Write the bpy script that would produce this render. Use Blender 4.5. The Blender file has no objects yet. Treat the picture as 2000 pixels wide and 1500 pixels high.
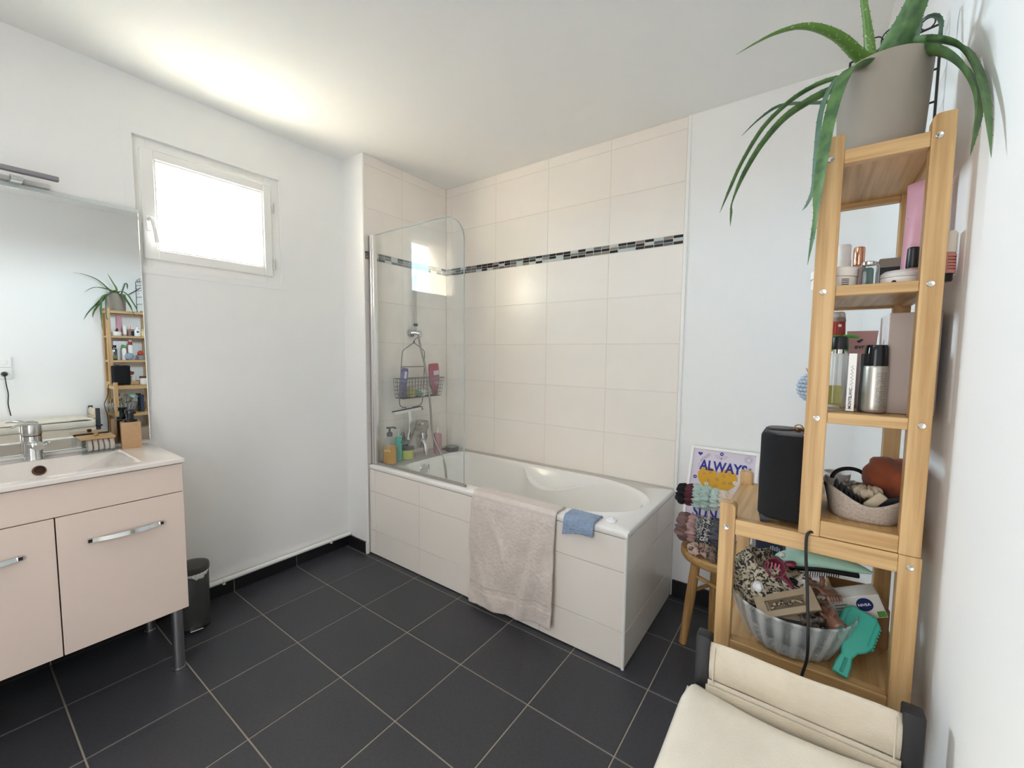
import bpy, bmesh, math, random
from math import sin, cos, pi, radians
from mathutils import Vector, Matrix, noise

SC = bpy.context.scene
COL = SC.collection
rnd = random.Random(7)

# ------------------------------------------------------------------ camera
F_PX = 817.957
cam = bpy.data.cameras.new('camera')
cam.sensor_fit = 'HORIZONTAL'
cam.sensor_width = 36.0
cam.lens = F_PX / 2000.0 * 36.0
cam.clip_start = 0.01
cam_o = bpy.data.objects.new('camera', cam)
COL.objects.link(cam_o)
R_ = Vector((0.80924646, 0.58737858, 0.01032372))
U_ = Vector((-0.05125005, 0.05308049, 0.99727423))
D_ = Vector((-0.58522953, 0.80756973, -0.07305838))
M3 = Matrix((R_, U_, -D_)).transposed()
cam_o.matrix_world = Matrix.Translation((2.4636, -2.26258, 1.2842)) @ M3.to_4x4()
SC.camera = cam_o

# ------------------------------------------------------------------ view, sky, light
SC.view_settings.view_transform = 'Standard'
SC.view_settings.look = 'None'
SC.view_settings.gamma = 1.0
SC.view_settings.exposure = 0.0
SC.view_settings.use_curve_mapping = False
SC.cycles.max_bounces = 14
SC.cycles.diffuse_bounces = 10
SC.cycles.glossy_bounces = 6
SC.cycles.transmission_bounces = 10
SC.cycles.transparent_max_bounces = 16
SC.cycles.caustics_reflective = False
SC.cycles.caustics_refractive = False
SC.cycles.sample_clamp_indirect = 0.0


def lin(c):
    return tuple(((v / 12.92) if v <= 0.04045 else ((v + 0.055) / 1.055) ** 2.4) for v in c)


def rgb(h):
    return lin((int(h[0:2], 16) / 255, int(h[2:4], 16) / 255, int(h[4:6], 16) / 255))


SKY = 2.1
w = bpy.data.worlds.new('sky')
SC.world = w
w.use_nodes = True
nt = w.node_tree
nt.nodes.clear()
N = nt.nodes.new
L = nt.links.new
wout = N('ShaderNodeOutputWorld')
wbg = N('ShaderNodeBackground')
wtc = N('ShaderNodeTexCoord')
wsep = N('ShaderNodeSeparateXYZ')
L(wtc.outputs['Generated'], wsep.inputs[0])
# clear blue sky that pales towards the horizon and towards the sun's side (+y), over a bright sunlit ground
ramp = N('ShaderNodeValToRGB')
ramp.color_ramp.elements[0].position = 0.0
ramp.color_ramp.elements[0].color = (18.0, 27.0, 34.0, 1)
ramp.color_ramp.elements[1].position = 0.9
ramp.color_ramp.elements[1].color = (12.0, 20.0, 28.0, 1)
L(wsep.outputs[2], ramp.inputs[0])
side = N('ShaderNodeMapRange')
side.inputs[1].default_value = -0.5
side.inputs[2].default_value = 0.9
L(wsep.outputs[1], side.inputs[0])
mixs = N('ShaderNodeMix')
mixs.data_type = 'RGBA'
L(side.outputs[0], mixs.inputs[0])
L(ramp.outputs[0], mixs.inputs[6])
mixs.inputs[7].default_value = (47.0, 45.0, 43.0, 1)
gnd = N('ShaderNodeMapRange')
gnd.inputs[1].default_value = -0.03
gnd.inputs[2].default_value = 0.0
L(wsep.outputs[2], gnd.inputs[0])
mixg = N('ShaderNodeMix')
mixg.data_type = 'RGBA'
L(gnd.outputs[0], mixg.inputs[0])
mixg.inputs[6].default_value = (2.8, 2.8, 2.8, 1)
L(mixs.outputs[2], mixg.inputs[7])
L(mixg.outputs[2], wbg.inputs[0])
wbg.inputs[1].default_value = SKY
L(wbg.outputs[0], wout.inputs[0])
w.cycles.sampling_method = 'MANUAL'
w.cycles.sample_map_resolution = 512

# low sun raking along the outside of the window wall; it only catches the outer reveal
sl = bpy.data.lights.new('sun', 'SUN')
sl.energy = 105.0
sl.angle = radians(0.53)
sl.color = (1.0, 0.985, 0.95)
sun_o = bpy.data.objects.new('sun', sl)
sun_o.rotation_euler = Vector((0.30, -0.82, -0.42)).to_track_quat('-Z', 'Y').to_euler()
COL.objects.link(sun_o)

# daylight enters through the one small window: a portal guides the sampling (gives no light itself)
pl = bpy.data.lights.new('window_portal', 'AREA')
pl.shape = 'RECTANGLE'
pl.size = 0.62
pl.size_y = 0.57
pl.cycles.is_portal = True
po = bpy.data.objects.new('window_portal', pl)
po.location = (-0.41, -1.396, 1.94)
po.rotation_euler = (0, radians(-90), 0)
COL.objects.link(po)

# added fill light behind the viewer, set in a made-up ceiling housing
ll = bpy.data.lights.new('fill_light', 'AREA')
ll.shape = 'RECTANGLE'
ll.size = 1.1
ll.size_y = 0.7
ll.energy = 7.0
ll.color = (1.0, 1.0, 1.0)
lo_ = bpy.data.objects.new('fill_light', ll)
lo_.location = (1.15, -2.75, 2.405)
COL.objects.link(lo_)

# added soft fill light behind the viewer, placed in a made-up doorway
dl = bpy.data.lights.new('rear_fill_light', 'AREA')
dl.shape = 'RECTANGLE'
dl.size = 0.82
dl.size_y = 2.0
dl.energy = 21.0
dl.color = (0.975, 0.985, 1.0)
do_ = bpy.data.objects.new('rear_fill_light', dl)
do_.location = (1.95, -3.42, 1.03)
do_.rotation_euler = (radians(90), 0, 0)
COL.objects.link(do_)

# ------------------------------------------------------------------ materials
MATS = {}


def mat(name, col, rough=0.5, metal=0.0, var=0.0, vscale=8.0, bump=0.0, bscale=60.0, stretch=None, trans=0.0, ior=1.45, coat=0.0, spec=0.5, sheen=0.0, alpha=1.0, col2=None, c2pos=(0.45, 0.62), detail=3.0, emis=None, sss=0.0):
    if name in MATS:
        return MATS[name]
    m = bpy.data.materials.new(name)
    m.use_nodes = True
    t = m.node_tree
    b = t.nodes['Principled BSDF']
    c = rgb(col) if isinstance(col, str) else col
    b.inputs['Base Color'].default_value = (*c, 1)
    b.inputs['Roughness'].default_value = rough
    b.inputs['Metallic'].default_value = metal
    b.inputs['IOR'].default_value = ior
    b.inputs['Transmission Weight'].default_value = trans
    b.inputs['Coat Weight'].default_value = coat
    b.inputs['Specular IOR Level'].default_value = spec
    b.inputs['Sheen Weight'].default_value = sheen
    b.inputs['Alpha'].default_value = alpha
    if sss:
        b.inputs['Subsurface Weight'].default_value = sss
        b.inputs['Subsurface Radius'].default_value = (0.01, 0.008, 0.006)
    if emis:
        b.inputs['Emission Color'].default_value = (*rgb(emis[0]), 1)
        b.inputs['Emission Strength'].default_value = emis[1]
    tc = t.nodes.new('ShaderNodeTexCoord')
    mp = t.nodes.new('ShaderNodeMapping')
    t.links.new(tc.outputs['Object'], mp.inputs[0])
    if stretch:
        mp.inputs['Scale'].default_value = stretch
    if var or col2:
        n = t.nodes.new('ShaderNodeTexNoise')
        n.inputs['Scale'].default_value = vscale
        n.inputs['Detail'].default_value = detail
        t.links.new(mp.outputs[0], n.inputs['Vector'])
        r = t.nodes.new('ShaderNodeValToRGB')
        if col2:
            c2 = rgb(col2)
            r.color_ramp.elements[0].position = c2pos[0]
            r.color_ramp.elements[1].position = c2pos[1]
            r.color_ramp.elements[0].color = (*c, 1)
            r.color_ramp.elements[1].color = (*c2, 1)
        else:
            r.color_ramp.elements[0].position = 0.25
            r.color_ramp.elements[1].position = 0.75
            r.color_ramp.elements[0].color = (*[max(0, v * (1 - var)) for v in c], 1)
            r.color_ramp.elements[1].color = (*[min(1, v * (1 + var)) for v in c], 1)
        t.links.new(n.outputs[0], r.inputs[0])
        t.links.new(r.outputs[0], b.inputs['Base Color'])
    if bump:
        n2 = t.nodes.new('ShaderNodeTexNoise')
        n2.inputs['Scale'].default_value = bscale
        n2.inputs['Detail'].default_value = 4
        t.links.new(mp.outputs[0], n2.inputs['Vector'])
        bp = t.nodes.new('ShaderNodeBump')
        bp.inputs['Strength'].default_value = bump
        bp.inputs['Distance'].default_value = 0.002
        t.links.new(n2.outputs[0], bp.inputs['Height'])
        t.links.new(bp.outputs[0], b.inputs['Normal'])
    MATS[name] = m
    return m


def thin_glass(name, tint, ior=1.5, rough=0.0, haze=0.0):
    if name in MATS:
        return MATS[name]
    m = bpy.data.materials.new(name)
    m.use_nodes = True
    t = m.node_tree
    t.nodes.clear()
    o = t.nodes.new('ShaderNodeOutputMaterial')
    tr = t.nodes.new('ShaderNodeBsdfTransparent')
    tr.inputs[0].default_value = (*tint, 1)
    gl = t.nodes.new('ShaderNodeBsdfGlossy')
    gl.inputs['Roughness'].default_value = rough
    gl.inputs['Color'].default_value = (1, 1, 1, 1)
    ge = t.nodes.new('ShaderNodeNewGeometry')
    mi = t.nodes.new('ShaderNodeMix')
    mi.data_type = 'FLOAT'
    mi.inputs[2].default_value = ior
    mi.inputs[3].default_value = 1.0 / ior
    t.links.new(ge.outputs['Backfacing'], mi.inputs[0])
    fr = t.nodes.new('ShaderNodeFresnel')
    t.links.new(mi.outputs[0], fr.inputs['IOR'])
    mx = t.nodes.new('ShaderNodeMixShader')
    t.links.new(fr.outputs[0], mx.inputs[0])
    t.links.new(tr.outputs[0], mx.inputs[1])
    t.links.new(gl.outputs[0], mx.inputs[2])
    last = mx
    if haze:
        di = t.nodes.new('ShaderNodeBsdfDiffuse')
        di.inputs[0].default_value = (0.85, 0.87, 0.87, 1)
        nz = t.nodes.new('ShaderNodeTexNoise')
        nz.inputs['Scale'].default_value = 5
        nz.inputs['Detail'].default_value = 6
        tc = t.nodes.new('ShaderNodeTexCoord')
        t.links.new(tc.outputs['Object'], nz.inputs['Vector'])
        mr = t.nodes.new('ShaderNodeMapRange')
        mr.inputs[1].default_value = 0.45
        mr.inputs[2].default_value = 0.8
        mr.inputs[3].default_value = haze * 0.3
        mr.inputs[4].default_value = haze
        t.links.new(nz.outputs[0], mr.inputs[0])
        m2 = t.nodes.new('ShaderNodeMixShader')
        t.links.new(mr.outputs[0], m2.inputs[0])
        t.links.new(mx.outputs[0], m2.inputs[1])
        t.links.new(di.outputs[0], m2.inputs[2])
        last = m2
    t.links.new(last.outputs[0], o.inputs[0])
    MATS[name] = m
    return m


def tile_mat(name, col, rough, wave_axis, strength):
    """glazed wall tile with fine combed relief running along the tile"""
    if name in MATS:
        return MATS[name]
    m = mat(name, col, rough=rough, var=0.025, vscale=3.0)
    t = m.node_tree
    b = t.nodes['Principled BSDF']
    tc = t.nodes.new('ShaderNodeTexCoord')
    mp = t.nodes.new('ShaderNodeMapping')
    mp.inputs['Scale'].default_value = wave_axis
    t.links.new(tc.outputs['Object'], mp.inputs[0])
    n = t.nodes.new('ShaderNodeTexNoise')
    n.inputs['Scale'].default_value = 1.0
    n.inputs['Detail'].default_value = 2
    t.links.new(mp.outputs[0], n.inputs['Vector'])
    bp = t.nodes.new('ShaderNodeBump')
    bp.inputs['Strength'].default_value = strength
    bp.inputs['Distance'].default_value = 0.002
    t.links.new(n.outputs[0], bp.inputs['Height'])
    t.links.new(bp.outputs[0], b.inputs['Normal'])
    return m


def wood(name, col, dark, axis, rough=0.42):
    """straight grained bamboo or beech; axis = grain direction"""
    s = [55.0, 55.0, 55.0]
    s['xyz'.index(axis)] = 2.2
    m = mat(name, dark, rough=rough, col2=col, c2pos=(0.28, 0.62), vscale=1.6, stretch=tuple(s), bump=0.06, bscale=2.0, detail=5)
    return m


WHITE = mat('painted_plaster', 'f1f1f0', rough=0.75, bump=0.03, bscale=220)
CEIL = mat('ceiling_paint', 'efefed', rough=0.85)
TILE_Y = tile_mat('cream_glazed_tile', 'f1eae2', 0.24, (9, 9, 260), 0.16)
GROUT = mat('pale_grout', 'd9d2c8', rough=0.9)
FLOORT = mat('charcoal_floor_tile', '3d3d42', rough=0.42, var=0.16, vscale=90, bump=0.10, bscale=180, spec=0.55)
FGROUT = mat('floor_grout', 'a39a8c', rough=0.9)
BLACKT = mat('black_skirting_tile', '1f1f22', rough=0.35, var=0.1, vscale=60)
PVC = mat('white_pvc', 'f2f1ee', rough=0.35)
CHROME = mat('chrome', 'd4d4d2', rough=0.08, metal=1.0)
ALU = mat('brushed_aluminium', 'b9b9bd', rough=0.34, metal=1.0, bump=0.02, bscale=200)
STEEL = mat('satin_steel', 'c9c7c2', rough=0.25, metal=1.0)
ACRYL = mat('white_acrylic', 'f1efec', rough=0.12, coat=0.4)
CERAM = mat('white_ceramic', 'f0e9e3', rough=0.08, coat=0.5)
LACQ = mat('blush_lacquer', 'ecd9cd', rough=0.35)
DARKGAP = mat('dark_carcass', '2a2220', rough=0.8)
MIRROR = mat('mirror_silver', 'eef1f0', rough=0.0, metal=1.0)
PANE = thin_glass('window_glass', (0.97, 0.98, 0.98), ior=1.25)
SCREENG = thin_glass('screen_glass', (0.95, 0.965, 0.96), ior=1.16, haze=0.12)
CLEARP = thin_glass('clear_plastic', (0.90, 0.92, 0.92), rough=0.05, haze=0.12)
CLEARG = thin_glass('clear_glass', (0.93, 0.95, 0.95))
RENDER = mat('cream_render', 'ece0cc', rough=0.95, bump=0.3, bscale=120)
BLACKW = mat('black_wire', '241f1d', rough=0.45)
BLACKP = mat('black_plastic', '17181a', rough=0.38)
BAM = {a: wood('bamboo_' + a, 'd3ae7b', 'aa8250', a) for a in 'xyz'}
BEECH = {a: wood('beech_' + a, 'bb935f', '94703f', a, 0.5) for a in 'xyz'}

# ------------------------------------------------------------------ building helpers
ORG = {}


class MB:
    """collects simple shapes into one mesh"""

    def __init__(s):
        s.bm = bmesh.new()

    def poly(s, pts, mi=0):
        f = s.bm.faces.new([s.bm.verts.new(p) for p in pts])
        f.material_index = mi
        return f

    def box(s, lo, hi, bev=0.0, seg=1, mi=0, mtx=None):
        r = bmesh.ops.create_cube(s.bm, size=1.0)
        vs = r['verts']
        for v in vs:
            v.co = Vector([lo[i] + (hi[i] - lo[i]) * (v.co[i] + 0.5) for i in range(3)])
        fs = list({f for v in vs for f in v.link_faces})
        for f in fs:
            f.material_index = mi
        if bev:
            es = list({e for v in vs for e in v.link_edges})
            q = bmesh.ops.bevel(s.bm, geom=es, offset=bev, segments=seg, profile=0.5, affect='EDGES')
            for f in q['faces']:
                f.material_index = mi
            vs = list({v for f in q['faces'] for v in f.verts} | {v for v in vs if v.is_valid})
        if mtx is not None:
            bmesh.ops.transform(s.bm, matrix=mtx, verts=[v for v in vs if v.is_valid])
        return s

    def lathe(s, prof, c=(0, 0, 0), seg=24, sx=1.0, sy=1.0, mi=0, mtx=None, ripple=None):
        rings = []
        for (r, z) in prof:
            ring = []
            if r < 1e-6:
                v = s.bm.verts.new((c[0], c[1], c[2] + z))
                ring = [v]
            else:
                for k in range(seg):
                    a = 2 * pi * k / seg
                    rr = r * (1 + (ripple[1] * cos(ripple[0] * a) if ripple else 0))
                    ring.append(s.bm.verts.new((c[0] + rr * sx * cos(a), c[1] + rr * sy * sin(a), c[2] + z)))
            rings.append(ring)
        allv = [v for r_ in rings for v in r_]
        for a, b in zip(rings[:-1], rings[1:]):
            if len(a) == 1 and len(b) == 1:
                continue
            for k in range(seg):
                k2 = (k + 1) % seg
                if len(a) == 1:
                    f = s.bm.faces.new((a[0], b[k2], b[k]))
                elif len(b) == 1:
                    f = s.bm.faces.new((a[k], a[k2], b[0]))
                else:
                    f = s.bm.faces.new((a[k], a[k2], b[k2], b[k]))
                f.material_index = mi
        if mtx is not None:
            bmesh.ops.transform(s.bm, matrix=mtx, verts=allv)
        return s

    def cyl(s, p0, p1, r0, r1=None, seg=16, mi=0, caps=True):
        r1 = r0 if r1 is None else r1
        return s.tube([p0, p1], [r0, r1], seg=seg, mi=mi, caps=caps)

    def tube(s, pts, r, seg=8, mi=0, caps=True, flat=1.0, up=None, closed=False):
        pts = [Vector(p) for p in pts]
        n = len(pts)
        rs = r if isinstance(r, (list, tuple)) else [r] * n
        rings = []
        prev = None
        for i, p in enumerate(pts):
            if closed:
                t = pts[(i + 1) % n] - pts[i - 1]
            else:
                t = pts[min(i + 1, n - 1)] - pts[max(i - 1, 0)]
            t.normalize()
            if prev is None:
                ref = Vector(up) if up else (Vector((0, 0, 1)) if abs(t.z) < 0.9 else Vector((1, 0, 0)))
                x = t.cross(ref).normalized()
            else:
                x = (prev - t * prev.dot(t)).normalized()
            prev = x
            y = t.cross(x)
            rings.append([s.bm.verts.new(p + (x * cos(2 * pi * k / seg) + y * flat * sin(2 * pi * k / seg)) * rs[i]) for k in range(seg)])
        prs = list(zip(rings[:-1], rings[1:]))
        if closed:
            prs.append((rings[-1], rings[0]))
        for a, b in prs:
            for k in range(seg):
                f = s.bm.faces.new((a[k], a[(k + 1) % seg], b[(k + 1) % seg], b[k]))
                f.material_index = mi
        if caps and not closed:
            f = s.bm.faces.new(rings[0][::-1])
            f.material_index = mi
            f = s.bm.faces.new(rings[-1])
            f.material_index = mi
        return s

    def ell(s, c, r, seg=16, rings=10, mi=0, mtx=None):
        prof = [(sin(pi * i / rings), -cos(pi * i / rings)) for i in range(rings + 1)]
        prof[0] = (0, -1)
        prof[-1] = (0, 1)
        m = Matrix.Translation(c) @ (mtx or Matrix()) @ Matrix.Diagonal((r[0], r[1], r[2], 1))
        return s.lathe(prof, seg=seg, mi=mi, mtx=m)

    def prism(s, pts2, axis, a, b, mi=0, mtx=None):
        """extrude a 2-D outline along an axis from a to b (outline given in the other two axes, in xyz order)"""
        def P(u, v, t):
            return {'x': (t, u, v), 'y': (u, t, v), 'z': (u, v, t)}[axis]
        A = [s.bm.verts.new(P(u, v, a)) for u, v in pts2]
        B = [s.bm.verts.new(P(u, v, b)) for u, v in pts2]
        n = len(pts2)
        fs = [s.bm.faces.new(A[::-1]), s.bm.faces.new(B)]
        for k in range(n):
            fs.append(s.bm.faces.new((A[k], A[(k + 1) % n], B[(k + 1) % n], B[k])))
        for f in fs:
            f.material_index = mi
        if mtx is not None:
            bmesh.ops.transform(s.bm, matrix=mtx, verts=A + B)
        return s

    def grid(s, fn, nu, nv, mi=0, closed_u=False):
        V = [[s.bm.verts.new(fn(i / (nu if closed_u else nu - 1), j / (nv - 1))) for j in range(nv)] for i in range(nu)]
        rng = range(nu) if closed_u else range(nu - 1)
        for i in rng:
            for j in range(nv - 1):
                f = s.bm.faces.new((V[i][j], V[(i + 1) % nu][j], V[(i + 1) % nu][j + 1], V[i][j + 1]))
                f.material_index = mi
        return s

    def xf(s, mtx):
        bmesh.ops.transform(s.bm, matrix=mtx, verts=s.bm.verts)
        return s

    def mesh(s, name, mats, smooth=None):
        bmesh.ops.recalc_face_normals(s.bm, faces=s.bm.faces)
        me = bpy.data.meshes.new(name)
        s.bm.to_mesh(me)
        s.bm.free()
        for m in (mats if isinstance(mats, (list, tuple)) else [mats]):
            me.materials.append(m)
        if smooth:
            me.shade_smooth()
            try:
                me.set_sharp_from_angle(angle=radians(smooth))
            except Exception:
                pass
        return me


def tag(o, label, cat, group=None, kind=None):
    if label:
        o['label'] = label
    if cat:
        o['category'] = cat
    if group:
        o['group'] = group
    if kind:
        o['kind'] = kind
    return o


def thing(name, label, cat, loc=(0, 0, 0), group=None, kind=None):
    """empty at the base of a thing made of several parts"""
    o = bpy.data.objects.new(name, None)
    o.empty_display_size = 0.05
    o.location = loc
    COL.objects.link(o)
    ORG[o.name] = Vector(loc)
    return tag(o, label, cat, group, kind)


def part(name, mb, mats, parent, smooth=35, world=True, label=None, solid=None, sub=None, kind=None):
    """a mesh child; geometry given in world coordinates"""
    off = ORG[parent.name]
    if world:
        bmesh.ops.translate(mb.bm, verts=mb.bm.verts, vec=-off)
    me = mb.mesh(name, mats, smooth)
    o = bpy.data.objects.new(name, me)
    o.parent = parent
    COL.objects.link(o)
    ORG[o.name] = off
    _mods(o, solid, sub)
    if label:
        o['label'] = label
    if kind:
        o['kind'] = kind
    return o


def _mods(o, solid, sub):
    if solid:
        md = o.modifiers.new('thickness', 'SOLIDIFY')
        md.thickness = solid
        md.offset = 0
    if sub:
        md = o.modifiers.new('smooth', 'SUBSURF')
        md.levels = sub
        md.render_levels = sub


def single(name, mb, mats, label, cat, loc=(0, 0, 0), group=None, kind=None, smooth=35, solid=None, sub=None):
    """a thing that is one mesh"""
    bmesh.ops.translate(mb.bm, verts=mb.bm.verts, vec=-Vector(loc))
    o = bpy.data.objects.new(name, mb.mesh(name, mats, smooth))
    o.location = loc
    COL.objects.link(o)
    ORG[o.name] = Vector(loc)
    _mods(o, solid, sub)
    return tag(o, label, cat, group, kind)


def piece(name, me, parent, loc):
    """a tile or other like piece sharing mesh data; loc in world coordinates"""
    o = bpy.data.objects.new(name, me)
    o.parent = parent
    o.location = Vector(loc) - ORG[parent.name]
    COL.objects.link(o)
    return o


def letters(name, txt, size, mtx, m, parent, bold=0.0, depth=0.0002, shear=0.0, space=1.0, align='LEFT'):
    cu = bpy.data.curves.new(name, 'FONT')
    cu.body = txt
    cu.size = size
    cu.extrude = depth
    cu.offset = bold
    cu.shear = shear
    cu.space_character = space
    cu.align_x = align
    cu.resolution_u = 3
    cu.materials.append(m)
    tmp = bpy.data.objects.new('text_source', cu)
    COL.objects.link(tmp)
    dg = bpy.context.evaluated_depsgraph_get()
    me = bpy.data.meshes.new_from_object(tmp.evaluated_get(dg))
    me.name = name
    bpy.data.objects.remove(tmp)
    bpy.data.curves.remove(cu)
    o = bpy.data.objects.new(name, me)
    o.parent = parent
    COL.objects.link(o)
    o.matrix_local = Matrix.Translation(-ORG[parent.name]) @ mtx
    return o


def frame_mtx(origin, xdir, ydir):
    x = Vector(xdir).normalized()
    y = (Vector(ydir) - x * Vector(ydir).dot(x)).normalized()
    z = x.cross(y)
    m = Matrix((x, y, z)).transposed().to_4x4()
    return Matrix.Translation(origin) @ m


def RZ(a, c=(0, 0, 0)):
    return Matrix.Translation(c) @ Matrix.Rotation(a, 4, 'Z') @ Matrix.Translation(-Vector(c))


def rot_about(c, ax, a):
    return Matrix.Translation(c) @ Matrix.Rotation(a, 4, ax) @ Matrix.Translation(-Vector(c))


def smooth_path(pts, n=6):
    """Catmull-Rom through points (any dimension)"""
    P = [Vector(p) for p in pts]
    P = [P[0] * 2 - P[1]] + P + [P[-1] * 2 - P[-2]]
    out = []
    for i in range(1, len(P) - 2):
        for k in range(n):
            t = k / n
            a, b, c, d = P[i - 1], P[i], P[i + 1], P[i + 2]
            out.append(0.5 * ((2 * b) + (c - a) * t + (2 * a - 5 * b + 4 * c - d) * t * t + (3 * b - a - 3 * c + d) * t ** 3))
    out.append(P[-2])
    return out

# ------------------------------------------------------------------ the room
H = 2.469
XB, YB = 0.213, -0.70


def wr(y):
    """x of the right-hand wall"""
    return 2.608 - 0.0177 * y


def boxes(*bs, bev=0.0):
    m = MB()
    for lo, hi in bs:
        m.box(lo, hi, bev)
    return m


# floor: bed of grout with one object per tile
floor = single('floor', MB().prism([(0, -3.3), (wr(-3.3), -3.3), (wr(0), 0.0), (0, 0.0)], 'z', -0.10, -0.0022), FGROUT,
               'charcoal tiled bathroom floor with pale grout lines', 'floor', kind='structure')
xs = [0.0, 0.3373, 0.67063, 1.00397, 1.3373, 1.67063, 2.00397, 2.3373, 2.67]
ys = [-3.3, -3.0508, -2.71743, -2.3841, -2.05077, -1.71743, -1.3841, -1.05077, -0.71743, -0.3841, -0.05077, 0.0]
tile_cache = {}
g = 0.0024
for i in range(len(xs) - 1):
    for j in range(len(ys) - 1):
        x0, x1, y0, y1 = xs[i], xs[i + 1], ys[j], ys[j + 1]
        if x1 < 1.75 and y0 > -0.69:
            continue
        x1 = min(x1, wr(y1))
        key = (round(x1 - x0, 3), round(y1 - y0, 3))
        if key not in tile_cache:
            hx, hy = (x1 - x0) / 2 - g, (y1 - y0) / 2 - g
            tile_cache[key] = MB().box((-hx, -hy, -0.006), (hx, hy, 0.0), 0.0012).mesh('floor_tile', FLOORT)
        piece('floor_tile', tile_cache[key], floor, ((x0 + x1) / 2, (y0 + y1) / 2, rnd.uniform(-0.0003, 0.0002)))

ceiling = single('ceiling', MB().box((-0.4, -3.45, H), (2.85, 0.15, H + 0.12)), CEIL, 'plain matt white ceiling', 'ceiling', kind='structure')

WY0, WY1, WZ0, WZ1 = -1.7064, -1.085, 1.658, 2.227
wall_left = single('wall_left', boxes(((-0.40, -3.45, -0.1), (0, WY0, H)), ((-0.40, WY1, -0.1), (0, 0.15, H)), ((-0.40, WY0, -0.1), (0, WY1, WZ0)), ((-0.40, WY0, WZ1), (0, WY1, H))),
                   WHITE, 'white wall holding the small window and the mirror', 'wall', kind='structure')
wall_back = single('wall_back', MB().box((-0.0, 0.004, -0.1), (2.85, 0.15, H)), WHITE, 'end wall, cream tiles over the bath and white paint beside them', 'wall', kind='structure')
wall_right = single('wall_right', MB().prism([(wr(0), 0.004), (wr(-3.3), -3.3), (2.85, -3.3), (2.85, 0.004)], 'z', -0.1, H), WHITE, 'plain white wall behind the bamboo shelf unit', 'wall', kind='structure')
wall_rear = single('wall_rear', boxes(((0, -3.40, -0.1), (1.53, -3.3, H)), ((2.37, -3.40, -0.1), (2.85, -3.3, H)), ((1.53, -3.40, 2.05), (2.37, -3.3, H))), WHITE, 'plain white wall behind the viewer', 'wall', kind='structure')
wall_alcove = single('wall_alcove', MB().box((0.0, YB, -0.1), (XB - 0.008, 0.004, H)), WHITE, 'shallow white pier closing the tap end of the bath', 'wall', kind='structure')

# cream tiling, one object per tile
bed = part('tile_bed', MB().box((XB - 0.004, 0.0012, 0.5), (1.889, 0.0045, H)), GROUT, wall_back)
bed2 = part('tile_bed', MB().box((XB - 0.0085, YB + 0.003, 0.5), (XB - 0.0012, 0.0, H)), GROUT, wall_alcove)
zrows = [(0.581, 0.835), (0.835, 1.0875), (1.0875, 1.343), (1.343, 1.6005), (1.6005, 1.848), (1.896, 2.156), (2.156, 2.409), (2.409, H - 0.002)]
xcols = [XB, 0.271, 0.6755, 1.0845, 1.4875, 1.8885]
ycols = [YB + 0.004, -0.404, -0.0015]
tg = 0.0011
wcache = {}


def wtile(kind, a, b):
    key = (kind, round(a, 3), round(b, 3))
    if key not in wcache:
        if kind == 'y':
            wcache[key] = MB().box((-a / 2 + tg, 0.0, -b / 2 + tg), (a / 2 - tg, 0.004, b / 2 - tg), 0.0009).mesh('wall_tile', TILE_Y)
        else:
            wcache[key] = MB().box((-0.004, -a / 2 + tg, -b / 2 + tg), (0.0, a / 2 - tg, b / 2 - tg), 0.0009).mesh('wall_tile', TILE_Y)
    return wcache[key]


for z0, z1 in zrows:
    for x0, x1 in zip(xcols[:-1], xcols[1:]):
        piece('wall_tile', wtile('y', x1 - x0, z1 - z0), wall_back, ((x0 + x1) / 2, rnd.uniform(-0.0003, 0.0002), (z0 + z1) / 2))
    for y0, y1 in zip(ycols[:-1], ycols[1:]):
        piece('wall_tile', wtile('x', y1 - y0, z1 - z0), wall_alcove, (XB + rnd.uniform(-0.0002, 0.0003), (y0 + y1) / 2, (z0 + z1) / 2))

MOS = [mat('mosaic_black', '1d1716', 0.15), mat('mosaic_slate', '5e6468', 0.15), mat('mosaic_silver', 'c3cbc8', 0.15), mat('mosaic_taupe', '8d857d', 0.18), mat('mosaic_black_blue', '191a22', 0.15)]
mpy = [MB().box((-0.0232, -0.0008, -0.0067), (0.0232, 0.004, 0.0067), 0.0008).mesh('mosaic_tile', m) for m in MOS]
mpx = [MB().box((-0.004, -0.0232, -0.0067), (0.0008, 0.0232, 0.0067), 0.0008).mesh('mosaic_tile', m) for m in MOS]
first = [[0, 2, 0], [3, 0, 1], [2, 1, 0], [0, 2, 0], [3, 0, 0], [4, 1, 2], [0, 1, 2], [2, 3, 0], [3, 0, 3], [1, 4, 3], [2, 0, 3], [0, 1, 0], [2, 3, 0], [0, 0, 1]]
mr = random.Random(3)
for k in range(34):
    cols = first[k] if k < len(first) else [mr.choice([0, 0, 4, 1, 2, 3]) for _ in range(3)]
    for r in range(3):
        piece('mosaic_tile', mpy[cols[r]], wall_back, (1.8620 - 0.04935 * k, 0, 1.8882 - 0.0158 * r))
for k in range(14):
    cols = [mr.choice([1, 1, 0, 2, 3]) for _ in range(3)]
    for r in range(3):
        piece('mosaic_tile', mpx[cols[r]], wall_alcove, (XB, -0.028 - 0.0493 * k, 1.8882 - 0.0158 * r))

# edge profiles of the tiling
tag(single('trim_1', MB().box((1.8893, -0.0035, 0.55), (1.9065, 0.004, H), 0.003, 2), PVC, None, None), 'narrow white edge strip where the back tiling stops', 'trim', kind='structure')
tag(single('trim_2', MB().tube([(XB - 0.006, YB + 0.004, 0.0), (XB - 0.006, YB + 0.004, H)], 0.0075, 12), PVC, None, None), 'rounded white corner bead on the pier beside the screen', 'trim', kind='structure')

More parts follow.
